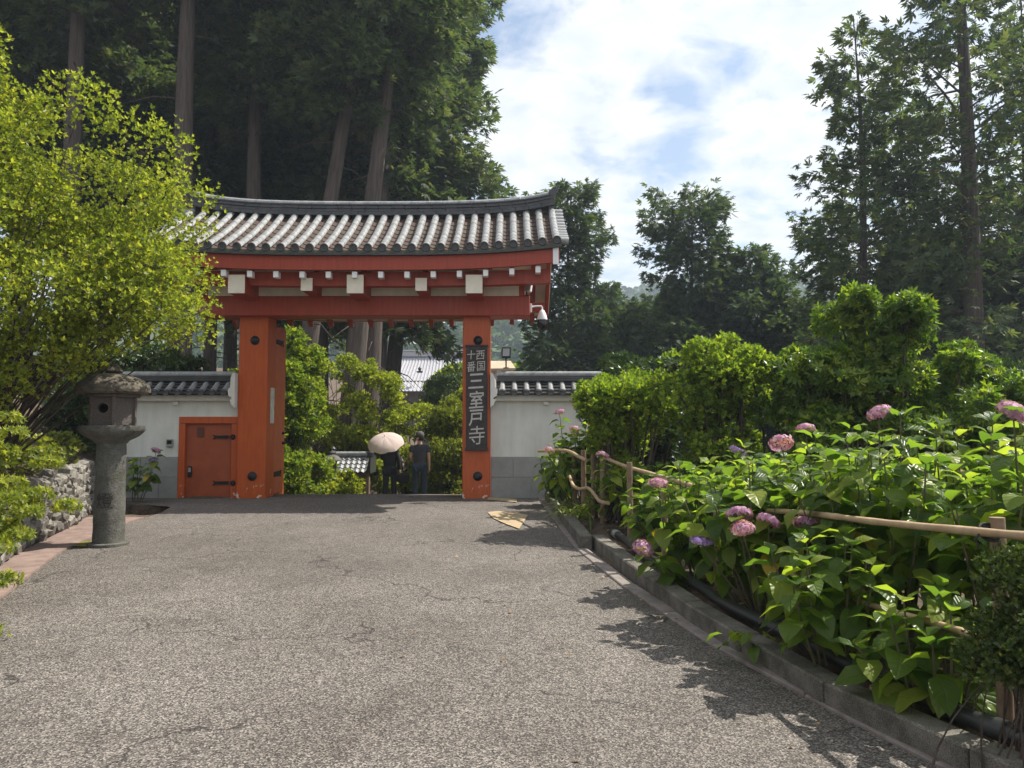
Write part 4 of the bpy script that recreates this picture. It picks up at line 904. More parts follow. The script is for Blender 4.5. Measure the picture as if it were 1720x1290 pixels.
# a round tree by the far hall, and the trees along the foot of the hill
for x, y, zc, r, lab in ((-3.25, 46, 4.2, 1.9, 'round green tree beside the distant temple roof'), (-.6, 52, 3.5, 3.2, 'pale green tree behind the wall floodlight')):
    lb = lobes_in((x, y, zc), (r*.7, r*.7, r*.62), 34, r*.34, int(y)); shrub('broadleaf_tree', lab, 'tree', (x, y, gz(x, y)), lb, 5200, .36, AZM, R5, 'broadleaf trees beyond the gate', seed=int(y), stemr=.12, gapf=.4, twig=BARK)
# strappy plants by the gutter
q = MB(); gp = empty('strap_leaf_plant', (.92, 11.4, zr(11.4) + .12), 'clump of long strap-like leaves hanging over the far kerb', 'plant')
STR = leafmat('strap_leaf', (.09, .14, .03), (.16, .21, .05), (.26, .28, .08), trans=.4, objrnd=True)
SLM = []
for k in range(5):
    rr = random.Random(k); ln = rr.uniform(.34, .5); vs = []; n = 6; bend = rr.uniform(.55, 1.1)
    for i in range(n + 1): t = i/n; wd = .017*(1 - t**2) + .001; x = ln*t*math.cos(.9 - bend*t*.5)*.9; z = ln*(1.0*t - bend*t*t*.95); vs += [(x, -wd, z), (x, wd, z)]
    qq = MB(); qq.add(vs, [(2*i, 2*i+1, 2*i+3, 2*i+2) for i in range(n)]); me = qq.mesh('leaf_blade'); me.materials.append(STR); SLM.append(me)
for k in range(90):
    cx, cy = random.gauss(0, .10), random.gauss(0, .42); o = link('leaf_blade', SLM[k % 5], None, gp, (cx, cy, -.02), (random.gauss(0, .15), random.gauss(0, .2), random.uniform(0, 6.28) if k % 3 else random.gauss(3.3, .7))); s = random.uniform(.8, 1.35); o.scale = (s, s, s)
# ------------------------------------------------------------------ hydrangeas
HYL = leafmat('hydrangea_leaf', (.055, .105, .020), (.115, .180, .028), (.26, .31, .045), trans=.55, tgain=1.85, rough=.33, objrnd=True)
m = MATS['hydrangea_leaf']; t = m.node_tree; tcn = t.nodes.new('ShaderNodeTexCoord'); sx = t.nodes.new('ShaderNodeSeparateXYZ'); t.links.new(tcn.outputs['Object'], sx.inputs[0])
def mth(op, a, b=0.0):
    q = t.nodes.new('ShaderNodeMath'); q.operation = op
    for i, v in enumerate((a, b)):
        if hasattr(v, 'links'): t.links.new(v, q.inputs[i])
        else: q.inputs[i].default_value = v
    return q.outputs[0]
ay = mth('ABSOLUTE', sx.outputs[1]); vein = mth('ABSOLUTE', mth('SINE', mth('MULTIPLY', mth('SUBTRACT', sx.outputs[0], mth('MULTIPLY', ay, .75)), 21)))
vh = mth('MINIMUM', mth('POWER', vein, .35), mth('MINIMUM', mth('MULTIPLY', ay, 22), 1.0)); bp_ = t.nodes.new('ShaderNodeBump'); bp_.inputs['Strength'].default_value = .55; bp_.inputs['Distance'].default_value = .006; t.links.new(vh, bp_.inputs['Height']); t.links.new(bp_.outputs[0], t.nodes['Principled BSDF'].inputs['Normal'])
HYY = leafmat('yellowing_leaf', (.35, .26, .03), (.42, .30, .04), (.30, .17, .04), trans=.35, objrnd=True)
HL = []
for k in range(6):
    rr = random.Random(100 + k); n = 5; vs = []; wmax = rr.uniform(.30, .37); cup = rr.uniform(.10, .22); dr = rr.uniform(.12, .38); tw = rr.uniform(-.12, .12)
    for i in range(n + 1):
        t = i/n; wd = wmax*math.sin(math.pi*min(1, t**.85*.97 + .03))**.8*(1 if i % 2 else .94) if 0 < i < n else .0; z = .10*math.sin(t*math.pi) - dr*t*t; rip = .02*(1 if i % 2 else -1)
        vs += [(t, -wd, z + cup*wd + rip - tw*wd), (t, 0, z), (t, wd, z + cup*wd + rip + tw*wd)]
    q = MB(); q.add(vs, [f for i in range(n) for f in ((3*i, 3*i+1, 3*i+4, 3*i+3), (3*i+1, 3*i+2, 3*i+5, 3*i+4))]); me = q.mesh('leaf')
    for p in me.polygons: p.use_smooth = True
    me.materials.append(HYL); HL.append(me)
HLY = HL[2].copy(); HLY.materials.clear(); HLY.materials.append(HYY)
def flowermesh(seed, cols, flat=.55, lace=False):
    rng = np.random.default_rng(seed); n = 95; k = np.arange(n) + .5; ph = np.arccos(1 - 1.25*k/n); th = np.pi*(1 + 5**.5)*k
    d = np.stack([np.cos(th)*np.sin(ph), np.sin(th)*np.sin(ph), np.cos(ph)], 1); pos = d*np.array([.085, .085, .085*flat])*(1 + rng.normal(size=(n, 1))*.06)
    if lace: pos[:, 2] *= .35
    V = []; F = []
    for j in range(4):
        a = j*math.pi/2; b = len(V); V += [(.12, 0, 0), (.16, math.cos(a)*.5 - math.sin(a)*.4, math.sin(a)*.5 + math.cos(a)*.4), (.05, math.cos(a), math.sin(a)), (.16, math.cos(a)*.5 + math.sin(a)*.4, math.sin(a)*.5 - math.cos(a)*.4)]; F += [(b, b+1, b+2), (b, b+2, b+3)]
    return scatter('flower_head', leafmat('petals_%d' % seed, *cols, trans=.3, tgain=1.15, rough=.6), (V, F), pos, d + rng.normal(size=(n, 3))*.15, randunit(n, rng), .017*rng.uniform(.8, 1.2, n), rng=rng)
FLP = flowermesh(1, ((.34, .13, .28), (.48, .24, .42), (.62, .40, .52)))
FLK = flowermesh(2, ((.46, .17, .30), (.56, .28, .42), (.66, .45, .54)))
FLV = flowermesh(3, ((.20, .12, .38), (.32, .20, .50), (.48, .36, .60)), lace=True)
HSTEM = grainy('hydrangea_stem', (.06, .075, .03), (.14, .11, .06), 9, .8)
GH = 'hydrangeas behind the kerb'
def hydrangea(x, y, top, rad, nst, label, flowers=(), seed=0, front=.0):
    """top: height of the highest leaves above datum; flowers: (px, py, mesh) placed where the photo shows them"""
    rr = random.Random(900 + seed); g = gz(x, y); e = empty('hydrangea', (x, y, g), label, 'hydrangea', GH); q = MB(); nl = 0
    tips = []
    for k in range(nst):
        a = k*2.4 + rr.uniform(-.4, .4); rf = (k + .5)/nst; r_ = rad*rf**.6; h = (top + .14 - g)*(1.0 - .42*rf**1.6)*rr.uniform(.82, 1.0)
        tips.append(Vector((r_*math.cos(a) - front*rf, r_*math.sin(a)*.9, h)))
    for px, py, me, fy_ in flowers:
        w_ = at(px, py, fy_) - e.location; tips.append(Vector(w_) - Vector((0, 0, .03))); o = link('flower_head', me, None, e, w_); s = rr.uniform(.85, 1.08); o.scale = (s, s, s); o.rotation_euler = (rr.uniform(-.2, .6), rr.uniform(-.3, .3), rr.uniform(0, 6))
    for tp in tips:
        b = Vector((tp.x*.35 + rr.gauss(0, .04), tp.y*.35 + rr.gauss(0, .04), 0)); md = b.lerp(tp, .55) + Vector((tp.x*.15, tp.y*.15, .08)); P = lambda t: b.lerp(md, t).lerp(md.lerp(tp, t), t)
        q.tube([P(t) for t in np.linspace(0, 1, 5)], [.009, .008, .007, .006, .004], 5, False)
        L_ = max(tp.length, .3); nd = max(3, min(7, int(L_/.13))); a0 = rr.uniform(0, 3.14)
        for i in range(nd):
            t = 1 - i*.105/L_*1.15 - .01
            if t < .18: break
            p = P(t); s = (.125 + .035*min(i, 2))*rr.uniform(.85, 1.2)
            for sd_ in ((0, 1) if i else (0, 1, 2)):
                if nl >= 300: break
                az = a0 + i*1.57 + sd_*math.pi*(1 if i else .667) + rr.gauss(0, .25); pit = (-.55 if i == 0 else -.05 + .12*i) + rr.gauss(0, .2)
                me = HLY if rr.random() < .012 and i > 1 else HL[rr.randrange(6)]; o = link('leaf', me, None, e, p + Vector((math.cos(az), math.sin(az), 0))*.02); o.rotation_euler = (rr.gauss(0, .28), pit, az); o.scale = (s, s, s); nl += 1
    q.build('stems', HSTEM, e)
    return e
HY = [(2.25, 5.55, 1.30, .5, 18, 'leafy hydrangea between the two tall fence-side ones', []),
      (2.2, 6.7, 1.18, .5, 17, 'leafy hydrangea behind the end of the bent rail', []),
      (2.05, 8.9, .95, .45, 15, 'hydrangea filling the bed below the yellow-green shrub', []),
      (3.3, 4.6, 1.5, .55, 17, 'hydrangea rising behind the box bush and fence', []),
      (1.5, 11.9, 1.2, .42, 14, 'hydrangea behind the clustered posts beside the wall', []),
(2.85, 4.35, 1.28, .55, 17, 'tall hydrangea behind the fence rail at the box bush', [(1702, 692, FLP, 4.3)]),
      (2.45, 5.0, 1.48, .62, 20, 'tall hydrangea behind the upper rail with a pink head above its leaves', [(1476, 694, FLP, 5.2), (1312, 745, FLK, 6.2)]),
      (3.25, 5.4, 1.55, .6, 17, 'leafy hydrangea rising behind the tall fence-side ones', []),
      (1.93, 4.62, .78, .42, 15, 'low dark hydrangea pushing under the fence rails', []),
      (2.1, 3.95, .62, .34, 10, 'low hydrangea at the kerb beside the box bush', []),
      (1.95, 5.85, 1.25, .58, 20, 'hydrangea with four mauve heads hanging towards the road', [(1242, 865, FLP, 5.4), (1247, 888, FLK, 5.25), (1291, 876, FLP, 5.3), (1352, 880, FLP, 5.1), (1178, 908, FLV, 5.7)]),
      (2.75, 6.4, 1.42, .6, 16, 'hydrangea with a lilac head beside the bent rail', [(1240, 758, FLV, 6.6), (1353, 720, FLP, 6.6)]),
      (1.72, 7.0, 1.10, .5, 17, 'hydrangea with pink head over the bent rail', [(1106, 812, FLK, 6.9), (1080, 921, FLP, 6.6)]),
      (2.5, 7.8, 1.22, .6, 15, 'mid-garden hydrangea without open heads behind the bent rail', []),
      (1.62, 8.3, .92, .42, 14, 'low hydrangea behind the pipe joint', []),
      (3.5, 7.2, 1.3, .6, 14, 'garden hydrangea among the rounded shrubs', []),
      (1.75, 9.6, .92, .42, 13, 'small hydrangea behind the clustered fence posts', [(1012, 765, FLK, 9.7)]),
      (2.6, 9.0, 1.0, .5, 12, 'small hydrangea below the bright forked shrub', []),
      (1.12, 12.2, 1.50, .42, 16, 'hydrangea with pink heads against the white wall', [(940, 692, FLP, 12.2), (922, 757, FLK, 11.8), (964, 722, FLK, 12.0), (1000, 714, FLK, 12.2)]),
      (.80, 13.3, 1.25, .36, 12, 'dark hydrangea in the corner by the white wall', []),
      (1.6, 13.2, 1.6, .45, 13, 'tall hydrangea under the wall coping', []),
      (1.35, 10.6, .75, .32, 10, 'low hydrangea between the clustered fence posts', [])]
for i, a in enumerate(HY): hydrangea(*a[:6], flowers=a[6], seed=i, front=.12 if i in (8, 10) else 0)
hydrangea(-6.8, 13.9, .95, .2, 5, 'small hydrangea with purple heads behind the stone lantern', [(262, 757, FLP, 13.7), (257, 772, FLV, 13.7)], seed=40)
# a drooping sprig that lies over the kerb onto the road
e = empty('hydrangea_sprig', (1.62, 4.95, zr(4.95) + .02), 'drooping hydrangea sprig lying over the kerb onto the road', 'hydrangea', GH)
for k in range(13):
    az = 2.4 + random.gauss(0, 1.1); o = link('leaf', HL[k % 6], None, e, (-.06 + random.gauss(0, .05) - .015*k, random.gauss(0, .06), .10 + random.uniform(0, .09))); s = random.uniform(.10, .15); o.scale = (s, s, s); o.rotation_euler = (random.gauss(0, .2), random.uniform(.1, .5), az)
q = MB(); q.tube([(.35, .15, .22), (.15, .06, .26), (-.05, 0, .17)], [.007, .006, .004], 5); q.build('stem', HSTEM, e)
# fallen leaves on the soil
q = MB(); n = 420; yv = RNG.uniform(2.8, 12, n); xv = np.array([kx(min(y, 9.5)) + .2 for y in yv]) + RNG.random(n)**1.3*1.3
pos = np.array([(x, y, gz(x, y) + .05 + .05*mnoise.noise(Vector((x*1.3, y*1.3, 0)))) for x, y in zip(xv, yv)])
k_ = 150; ye = RNG.uniform(3, 13.5, k_); xe = np.array([right(y) for y in ye]) + np.where(RNG.random(k_) < .6, RNG.uniform(.12, .36, k_), -RNG.random(k_)**2*2.2); pos = np.concatenate([pos, np.array([(x, y, zr(y) + (.0 if x > right(y) else .022)) for x, y in zip(xe, ye)])]); n += k_
tag(link('fallen_leaves', scatter('fallen_leaves', leafmat('fallen_leaf', (.10, .06, .03), (.24, .15, .07), (.40, .28, .10), trans=.15), leaf_t(.3, .08, .05), pos, RNG.normal(size=(n, 3))*np.array([1, 1, .15]), RNG.normal(size=(n, 3))*.25 + np.array([0, 0, 1]), np.where(np.arange(n) < n - 150, RNG.uniform(.05, .10, n), RNG.uniform(.025, .05, n)))), 'brown and yellow fallen leaves on the garden soil', 'fallen leaves', kind='stuff')
# ------------------------------------------------------------------ buildings beyond the gate
SLATE = grainy('distant_roof_tile', (.30, .30, .33), (.46, .45, .47), 6, .5, .3, 30, .02)
hall = empty('temple_hall', (-10.0, 80, 2.0), 'distant temple hall with grey tiled roof and gable beyond the gate', 'temple')
q = MB(); q.box((-3.6, -3, -4), (9, 6, 4.6), .02); q.build('wall', grainy('old_timber_wall', (.10, .075, .055), (.2, .16, .12), 3, .8), hall)
rx0, rx1 = at(662, 600, 80).x + 10.0, at(790, 600, 80).x + 10.0; zt = Zp(597, 80) - 2.0; ze = zt - 4.0
rows = [[(lerp(rx0 - 1.0*(1-t), rx1 + 1.0*(1-t), u), -5.0*(1-t) + 1.5*t, ze + (zt - ze)*(t*.75 + .25*t*t)) for u in np.linspace(0, 1, 3)] for t in np.linspace(0, 1, 9)]
rf = sheet('roof', rows, SLATE, None, hall)
rows = [[(p[0], 3.0 - p[1], p[2]) for p in r] for r in rows]; sheet('rear_roof', rows, SLATE, None, hall)
for i in range(26):
    u = (i + .5)/26; q = MB(); q.tube([(lerp(rx0 - 1.0*(1-t), rx1 + 1.0*(1-t), u), -5.0*(1-t) + 1.5*t, ze + (zt-ze)*(t*.75 + .25*t*t) + .03) for t in np.linspace(0, 1, 7)], .075, 5, False); q.build('tile_row', SLATE, rf)
q = MB(); q.box((rx0 - .2, 1.2, zt), (rx1 + .2, 1.8, zt + .55), .03); q.box((rx0 - .3, 1.1, zt + .55), (rx1 + .3, 1.9, zt + .68), .02); q.build('ridge', SLATE, hall)
for dx_ in (0, .55): q = MB(); q.tube([(rx0 - 1.0*(1-t) + dx_ - .15, -5.0*(1-t) + 1.5*t, ze + (zt-ze)*(t*.75 + .25*t*t) + .16) for t in np.linspace(0, 1, 9)], .16, 7); q.build('descending_ridge', SLATE, hall)
q = MB(); q.add([(rx0 + .25, -3, ze + .8), (rx0 + .25, 6, ze + .8), (rx0 + .25, 1.5, zt - .1), (rx0 + .45, -3, ze + .8), (rx0 + .45, 6, ze + .8), (rx0 + .45, 1.5, zt - .1)], [(0, 2, 1), (3, 4, 5), (0, 1, 4, 3), (1, 2, 5, 4), (2, 0, 3, 5)]); q.build('gable', grainy('gable_board', (.12, .11, .10), (.2, .19, .18), 3, .8), hall)
q = MB(); q.lathe([(.30, 0), (.34, .12), (.10, .2), (.16, .34), (.2, .42), (.03, .6)], 10); q.build('roof_ornament', MATS['black_iron'], hall, loc=(at(705, 612, 76).x + 10, -4, Zp(626, 76) - 2.0))
wb = empty('white_outbuilding', (-4.6, 62, -1), 'small white-roofed building glimpsed beside the signed post', 'building')
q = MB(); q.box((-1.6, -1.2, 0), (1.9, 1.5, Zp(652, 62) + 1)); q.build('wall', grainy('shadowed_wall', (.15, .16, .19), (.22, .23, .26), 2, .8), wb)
q = MB(); zz_ = Zp(650, 62) + 1; q.add([(-2, -1.6, zz_), (2.3, -1.6, zz_), (2.3, .2, zz_ + .75), (-2, .2, zz_ + .75), (2.3, 1.9, zz_), (-2, 1.9, zz_)], [(0, 1, 2, 3), (3, 2, 4, 5), (0, 3, 5), (1, 4, 2), (0, 5, 4, 1)]); q.build('roof', PLASTER, wb)
tb = empty('ticket_booth', (Xp(838, 19.5), 19.5, -.2), 'tan sheet roof of a booth behind the white wall', 'booth')
zt = Zp(604, 19.5) + .2; q = MB(); q.box((-.5, -.1, 0), (.35, .9, zt - .25)); q.build('wall', PLASTER, tb)
q = MB(); q.add([(-.6, -.3, zt - .32), (.42, -.3, zt - .30), (.30, 1.0, zt), (-.6, 1.0, zt), (-.6, -.3, zt - .26), (.42, -.3, zt - .24), (.30, 1.0, zt + .06), (-.6, 1.0, zt + .06)], [(0, 3, 2, 1), (4, 5, 6, 7), (0, 1, 5, 4), (1, 2, 6, 5), (2, 3, 7, 6), (3, 0, 4, 7)]); q.build('roof', TANR, tb)
# the little tiled shelter and a small lantern below the crest
st = empty('tiled_shelter', (-5.05, 21.4, gz(-4.2, 21.4)), 'little tiled roof shelter half hidden below the crest of the path', 'shelter')
sl2 = lambda px, py, Y=21.4: local(st, at(px, py, Y)); A = sl2(552, 793, 20.9); B = sl2(622, 772, 21.4)
q = MB(); nx = 7
for r_ in range(4):
    for i in range(nx):
        x0 = lerp(A.x, B.x, i/nx); x1 = lerp(A.x, B.x, (i+1)/nx) - .01; t0, t1 = r_/4, (r_+1)/4 + .02
        k = MB(); k.add([(x0, -.55 + .55*t0, A.z + .42*t0 + .03), (lerp(x0, x1, .5), -.55 + .55*t0, A.z + .42*t0 - .01), (x1, -.55 + .55*t0, A.z + .42*t0 + .04), (x0, -.55 + .55*t1, A.z + .42*t1 + .0), (lerp(x0, x1, .5), -.55 + .55*t1, A.z + .42*t1 - .035), (x1, -.55 + .55*t1, A.z + .42*t1 + .01)], [(0, 1, 4, 3), (1, 2, 5, 4)]); k.build('roof_tile', TILE, st)
q.box((A.x, .0, A.z - .06), (B.x, .9, A.z + .40)); q.build('roof_body', DTILE, st)
q = MB(); q.tube([(A.x - .05, 0, A.z + .47), (B.x + .02, 0, A.z + .47)], .075, 10); q.build('ridge_cap', TILE, st, True)
for x in (A.x, B.x): q = MB(); q.lathe([(.10, -.08), (.11, .06), (.05, .10), (.08, .16), (.02, .22)], 10); q.build('ridge_end', DTILE, st, True, loc=(x, 0, A.z + .46))
for x in (A.x + .15, B.x - .12): q = MB(); q.box((x - .05, .2, -.6), (x + .05, .3, A.z - .06)); q.build('post', POSTW, st)
q = MB(); q.box((A.x + .1, .5, -.6), (B.x - .1, .56, A.z - .062)); q.build('back_wall', POSTW, st)
sl_ = empty('small_stone_lantern', (Xp(560, 20.3), 20.3, gz(-4.0, 20.3)), 'small stone lantern beside the little tiled shelter', 'stone lantern')
zc = Zp(757, 20.3) - sl_.location.z
for nm, pr in (('shaft', [(.13, -.1), (.10, .1), (.10, zc - .62)]), ('platform', [(.10, zc - .62), (.19, zc - .55), (.19, zc - .50)]), ('fire_box', [(.12, zc - .5), (.13, zc - .28)]), ('cap', [(.13, zc - .28), (.27, zc - .25), (.16, zc - .14), (.05, zc - .10)]), ('finial', [(.05, zc - .10), (.07, zc - .05), (.01, zc + .02)])): q = MB(); q.lathe(pr, 12); q.build(nm, GRAN, sl_, True)
# ------------------------------------------------------------------ far hills and woods
HG = grainy('hill_ground', (.03, .05, .02), (.06, .085, .03), .05, 1, 0)
def hillz(x, y):
    h = 62*math.exp(-((x - 135)/95)**2 - ((y - 400)/110)**2) + 26*math.exp(-((x + 10)/150)**2 - ((y - 230)/60)**2) + 40*math.exp(-((x - 20)/120)**2 - ((y - 420)/90)**2)
    h += 60*math.exp(-((x + 170)/110)**2 - ((y - 330)/120)**2) + 50*math.exp(-((x - 330)/120)**2 - ((y - 330)/120)**2)
    return h + 6*mnoise.noise(Vector((x*.012, y*.012, 0))) - 4
sheet('hill', [[(x, y, hillz(x, y)) for x in np.arange(-420, 521, 14)] for y in np.arange(110, 620, 12)], HG, 'structure')
FAR = leafmat('far_wood_leaf', (.03, .06, .022), (.055, .095, .03), (.09, .13, .045), trans=.2, rough=.7)
rng = np.random.default_rng(77); P = []; NN = []; SZ = []; RD = []
def crown(x, y, z, r, n, rd):
    d = randunit(n, rng); d[:, 2] = np.abs(d[:, 2])*.95 - .15; lump = 1 + .22*np.sin(d[:, 0]*5 + x)*np.sin(d[:, 1]*5 + y) + rng.normal(size=n)*.06
    P.append(np.array([x, y, z]) + d*lump[:, None]*r*np.array([1, 1, .95])); NN.append(d + rng.normal(size=(n, 3))*.55); SZ.append(r*rng.uniform(.18, .36, n)); RD.append(np.clip(rd + rng.normal(size=n)*.16, 0, 1))
cnt = 0
while cnt < 1500:
    y = rng.uniform(125, 470); x = rng.uniform(-.42*y, .78*y); z = hillz(x, y)
    if z < 0 and y > 200: continue
    r = rng.uniform(3.0, 5.2)*(1 + y/600); crown(x, y, z + r*.7, r, 62 if y > 200 else 100, rng.random()); cnt += 1
for k in range(140):
    y = rng.uniform(88, 125); x = rng.uniform(-.25*y, .55*y)
    if -14 < x < -3 and y < 100: continue
    r = rng.uniform(2.2, 3.8); crown(x, y, -1 + r*.9, r, 130, rng.random())
P = np.concatenate(P); NN = np.concatenate(NN); SZ = np.concatenate(SZ); RD = np.concatenate(RD)
tag(link('far_woods', scatter('far_woods', FAR, ([(-.6, -.4, 0), (.1, -.6, .1), (.7, 0, -.1), (.1, .6, .1), (-.6, .4, 0)], [(0, 1, 2), (0, 2, 3), (0, 3, 4)]), P, np.cross(NN, randunit(len(P), rng)), NN, SZ, RD)), 'hazy wooded hillside far beyond the gate and garden', 'woods', kind='stuff')
# ------------------------------------------------------------------ people
def skin(name, J, E, rad, sub=2):
    me = bpy.data.meshes.new(name); ks = list(J); me.from_pydata([J[k] for k in ks], [], [(ks.index(a), ks.index(b)) for a, b in E]); o = bpy.data.objects.new(name, me); COL.objects.link(o)
    md = o.modifiers.new('skin', 'SKIN'); md.use_smooth_shade = True; md.branch_smoothing = .5
    for i, k in enumerate(ks): r_ = rad[k]; me.skin_vertices[0].data[i].radius = (r_, r_) if not hasattr(r_, '__len__') else r_
    me.skin_vertices[0].data[0].use_root = True
    s = o.modifiers.new('sub', 'SUBSURF'); s.levels = sub; s.render_levels = sub; dg = bpy.context.evaluated_depsgraph_get(); m2 = bpy.data.meshes.new_from_object(o.evaluated_get(dg)); bpy.data.objects.remove(o); m2.name = name; m2.materials.clear()
    for p in m2.polygons: p.use_smooth = True
    return m2
SKINM = grainy('skin', (.42, .25, .17), (.50, .31, .22), 9, .5, 0)
def figure(loc, rz, label, H, arms, shirt, trouser, sleeve, shoe, hair, head_turn=0.0, long_coat=False):
    e = empty('person', loc, label, 'person', rz=rz); k = H/1.72
    J = dict(pelvis=(0, 0, .94), waist=(0, 0, 1.08), chest=(0, .0, 1.28), neckb=(0, -.01, 1.43), neck=(0, .0, 1.49), headc=(0, .02, 1.58), headt=(0, .01, 1.66)); E = [('pelvis', 'waist'), ('waist', 'chest'), ('chest', 'neckb'), ('neckb', 'neck'), ('neck', 'headc'), ('headc', 'headt')]
    rad = dict(pelvis=(.155, .11), waist=(.145, .105), chest=(.16, .11), neckb=(.08, .065), neck=.052, headc=(.078, .095), headt=(.066, .08))
    nx_, ny_ = math.sin(head_turn), math.cos(head_turn); J['nose'] = (-nx_*.10, .02 + ny_*.10, 1.57); E.append(('headc', 'nose')); rad['nose'] = .018
    for s, nm in ((-1, 'l'), (1, 'r')):
        J['sh'+nm] = (s*.185, 0, 1.385); J['el'+nm], J['wr'+nm] = arms[nm]; E += [('chest', 'sh'+nm), ('sh'+nm, 'el'+nm), ('el'+nm, 'wr'+nm)]; rad['sh'+nm] = .062; rad['el'+nm] = .042; rad['wr'+nm] = .028
        w_ = Vector(J['wr'+nm]); d = (w_ - Vector(J['el'+nm])).normalized(); sd_ = d.cross(Vector((s, .2, 0))).normalized(); pl = w_ + d*.065; J['pa'+nm] = pl[:]; E.append(('wr'+nm, 'pa'+nm)); rad['pa'+nm] = (.036, .018)
        for f in range(4):
            b = pl + d*.035 + sd_*(.027 - .018*f); t = b + d*(.045 - .006*abs(f - 1)) + Vector((-s*.012, .006, 0)); J['f%d%s' % (f, nm)] = b[:]; J['g%d%s' % (f, nm)] = t[:]; E += [('pa'+nm, 'f%d%s' % (f, nm)), ('f%d%s' % (f, nm), 'g%d%s' % (f, nm))]; rad['f%d%s' % (f, nm)] = .0095; rad['g%d%s' % (f, nm)] = .007
        th = w_ + d*.035 + sd_*.045; J['t'+nm] = th[:]; E.append(('wr'+nm, 't'+nm)); rad['t'+nm] = .010; J['u'+nm] = (th + d*.035 + sd_*.012)[:]; E.append(('t'+nm, 'u'+nm)); rad['u'+nm] = .008
        J['hi'+nm] = (s*.095, 0, .88); J['kn'+nm] = (s*.105, .015 if s < 0 else .05, .49); J['an'+nm] = (s*.11, -.03 if s < 0 else .03, .085); J['to'+nm] = (s*.125, .13 if s < 0 else .19, .03); E += [('pelvis', 'hi'+nm), ('hi'+nm, 'kn'+nm), ('kn'+nm, 'an'+nm), ('an'+nm, 'to'+nm)]; rad['hi'+nm] = .088; rad['kn'+nm] = .058; rad['an'+nm] = .042; rad['to'+nm] = (.042, .026)
    sc = lambda me: [setattr(v, 'co', v.co*k) for v in me.vertices]
    brad = dict(rad); brad.update(pelvis=(.12, .08), waist=(.11, .075), chest=(.125, .085), shl=.046, shr=.046, hil=.066, hir=.066)
    b = skin('body', J, E, brad); sc(b); link('body', b, SKINM, e)
    def sub(name, keys, edges, g, mat, extra={}, er={}):
        JJ = {q_: J[q_] for q_ in keys if q_ in J}; JJ.update(extra); rr_ = {}
        for q_ in JJ: v = er.get(q_, rad.get(q_)); rr_[q_] = tuple(x + g for x in v) if hasattr(v, '__len__') else v + g
        me = skin(name, JJ, edges, rr_); sc(me); return link(name, me, mat, e)
    ex = {}; er = {}; keys = ['waist', 'pelvis', 'chest', 'neckb']; ed = [('waist', 'pelvis'), ('waist', 'chest'), ('chest', 'neckb')]
    if not long_coat: ex['hem'] = (0, 0, .86); er['hem'] = (.165, .12); er['pelvis'] = (.165, .118); ed.append(('pelvis', 'hem'))
    else: ex['hem'] = (0, 0, .66); er['hem'] = (.225, .17); er['pelvis'] = (.20, .14); er['waist'] = (.18, .12); ed.append(('pelvis', 'hem'))
    for nm in 'lr':
        keys += ['sh'+nm]; a, b_ = Vector(J['sh'+nm]), Vector(J['el'+nm]); ed.append(('chest', 'sh'+nm))
        if sleeve < 1: ex['sl'+nm] = a.lerp(b_, sleeve)[:]; er['sl'+nm] = .056; ed.append(('sh'+nm, 'sl'+nm))
        else: keys += ['el'+nm, 'wr'+nm]; ed += [('sh'+nm, 'el'+nm), ('el'+nm, 'wr'+nm)]
    er['neckb'] = (.072, .06); sub('shirt' if not long_coat else 'coat', keys, ed, .022, shirt, ex, er)
    keys = ['pelvis']; ed = []
    for nm in 'lr': keys += ['hi'+nm, 'kn'+nm, 'an'+nm]; ed += [('pelvis', 'hi'+nm), ('hi'+nm, 'kn'+nm), ('kn'+nm, 'an'+nm)]
    sub('trousers', keys, ed, .016, trouser, {}, {'anl': .05, 'anr': .05, 'knl': .066, 'knr': .066})
    for s, nm in ((-1, 'l'), (1, 'r')):
        a = Vector(J['an'+nm]); t = Vector(J['to'+nm]); q = MB(); d = (t - a); q.tube([(a.x, a.y - .07, .045), (a.x, a.y - .02, .06), (a.x, a.y + .06, .055), (t.x, t.y, .04), (t.x, t.y + .06, .032)], [.035, .052, .052, .046, .02], 10); me = q.mesh('shoe', True); sc(me)
        link('shoe', me, shoe, e)
    bm = bmesh.new(); bmesh.ops.create_uvsphere(bm, u_segments=16, v_segments=10, radius=1); 
    for v in bm.verts:
        v.co = Vector((v.co.x*.090, v.co.y*.107, v.co.z*.105)) + Vector((0, .005, 1.612)); 
        if v.co.z < 1.60 and v.co.y > .03: v.co.y = .03
    q = MB(); q.bm(bm); me = q.mesh('hair', True); sc(me); link('hair', me, hair, e, (0, 0, -.006*k), (0, 0, head_turn))
    for s in (-1, 1): bm = bmesh.new(); bmesh.ops.create_uvsphere(bm, u_segments=8, v_segments=6, radius=1); q = MB(); [setattr(v, 'co', Vector((v.co.x*.012, v.co.y*.02, v.co.z*.032)) + Vector((s*.096, .02, 1.575))) for v in bm.verts]; q.bm(bm); me = q.mesh('ear', True); sc(me); link('ear', me, SKINM, e, None, (0, 0, head_turn))
    return e, k
def cloth(n, a, b, r=.85): return grainy(n, a, b, 25, r, .25, 90, .003)
HAIR = cloth('dark_hair', (.012, .01, .009), (.03, .026, .022), .6)
mx_, my_ = Xp(706, 19.2), 19.2; gm = zr(19.2) + .012
man, k = figure((mx_, my_, gm), R(4), 'person in charcoal T-shirt, dark jeans and cap walking away beyond the gate', 1.74, dict(l=((-.225, -.02, 1.12), (-.17, .17, .99)), r=((.225, -.03, 1.11), (.225, .05, .86))), cloth('charcoal_cotton', (.035, .037, .042), (.055, .057, .063)), cloth('dark_denim', (.012, .02, .035), (.03, .045, .07)), .62, cloth('dark_shoe', (.02, .02, .02), (.04, .04, .04)), HAIR, head_turn=R(75))
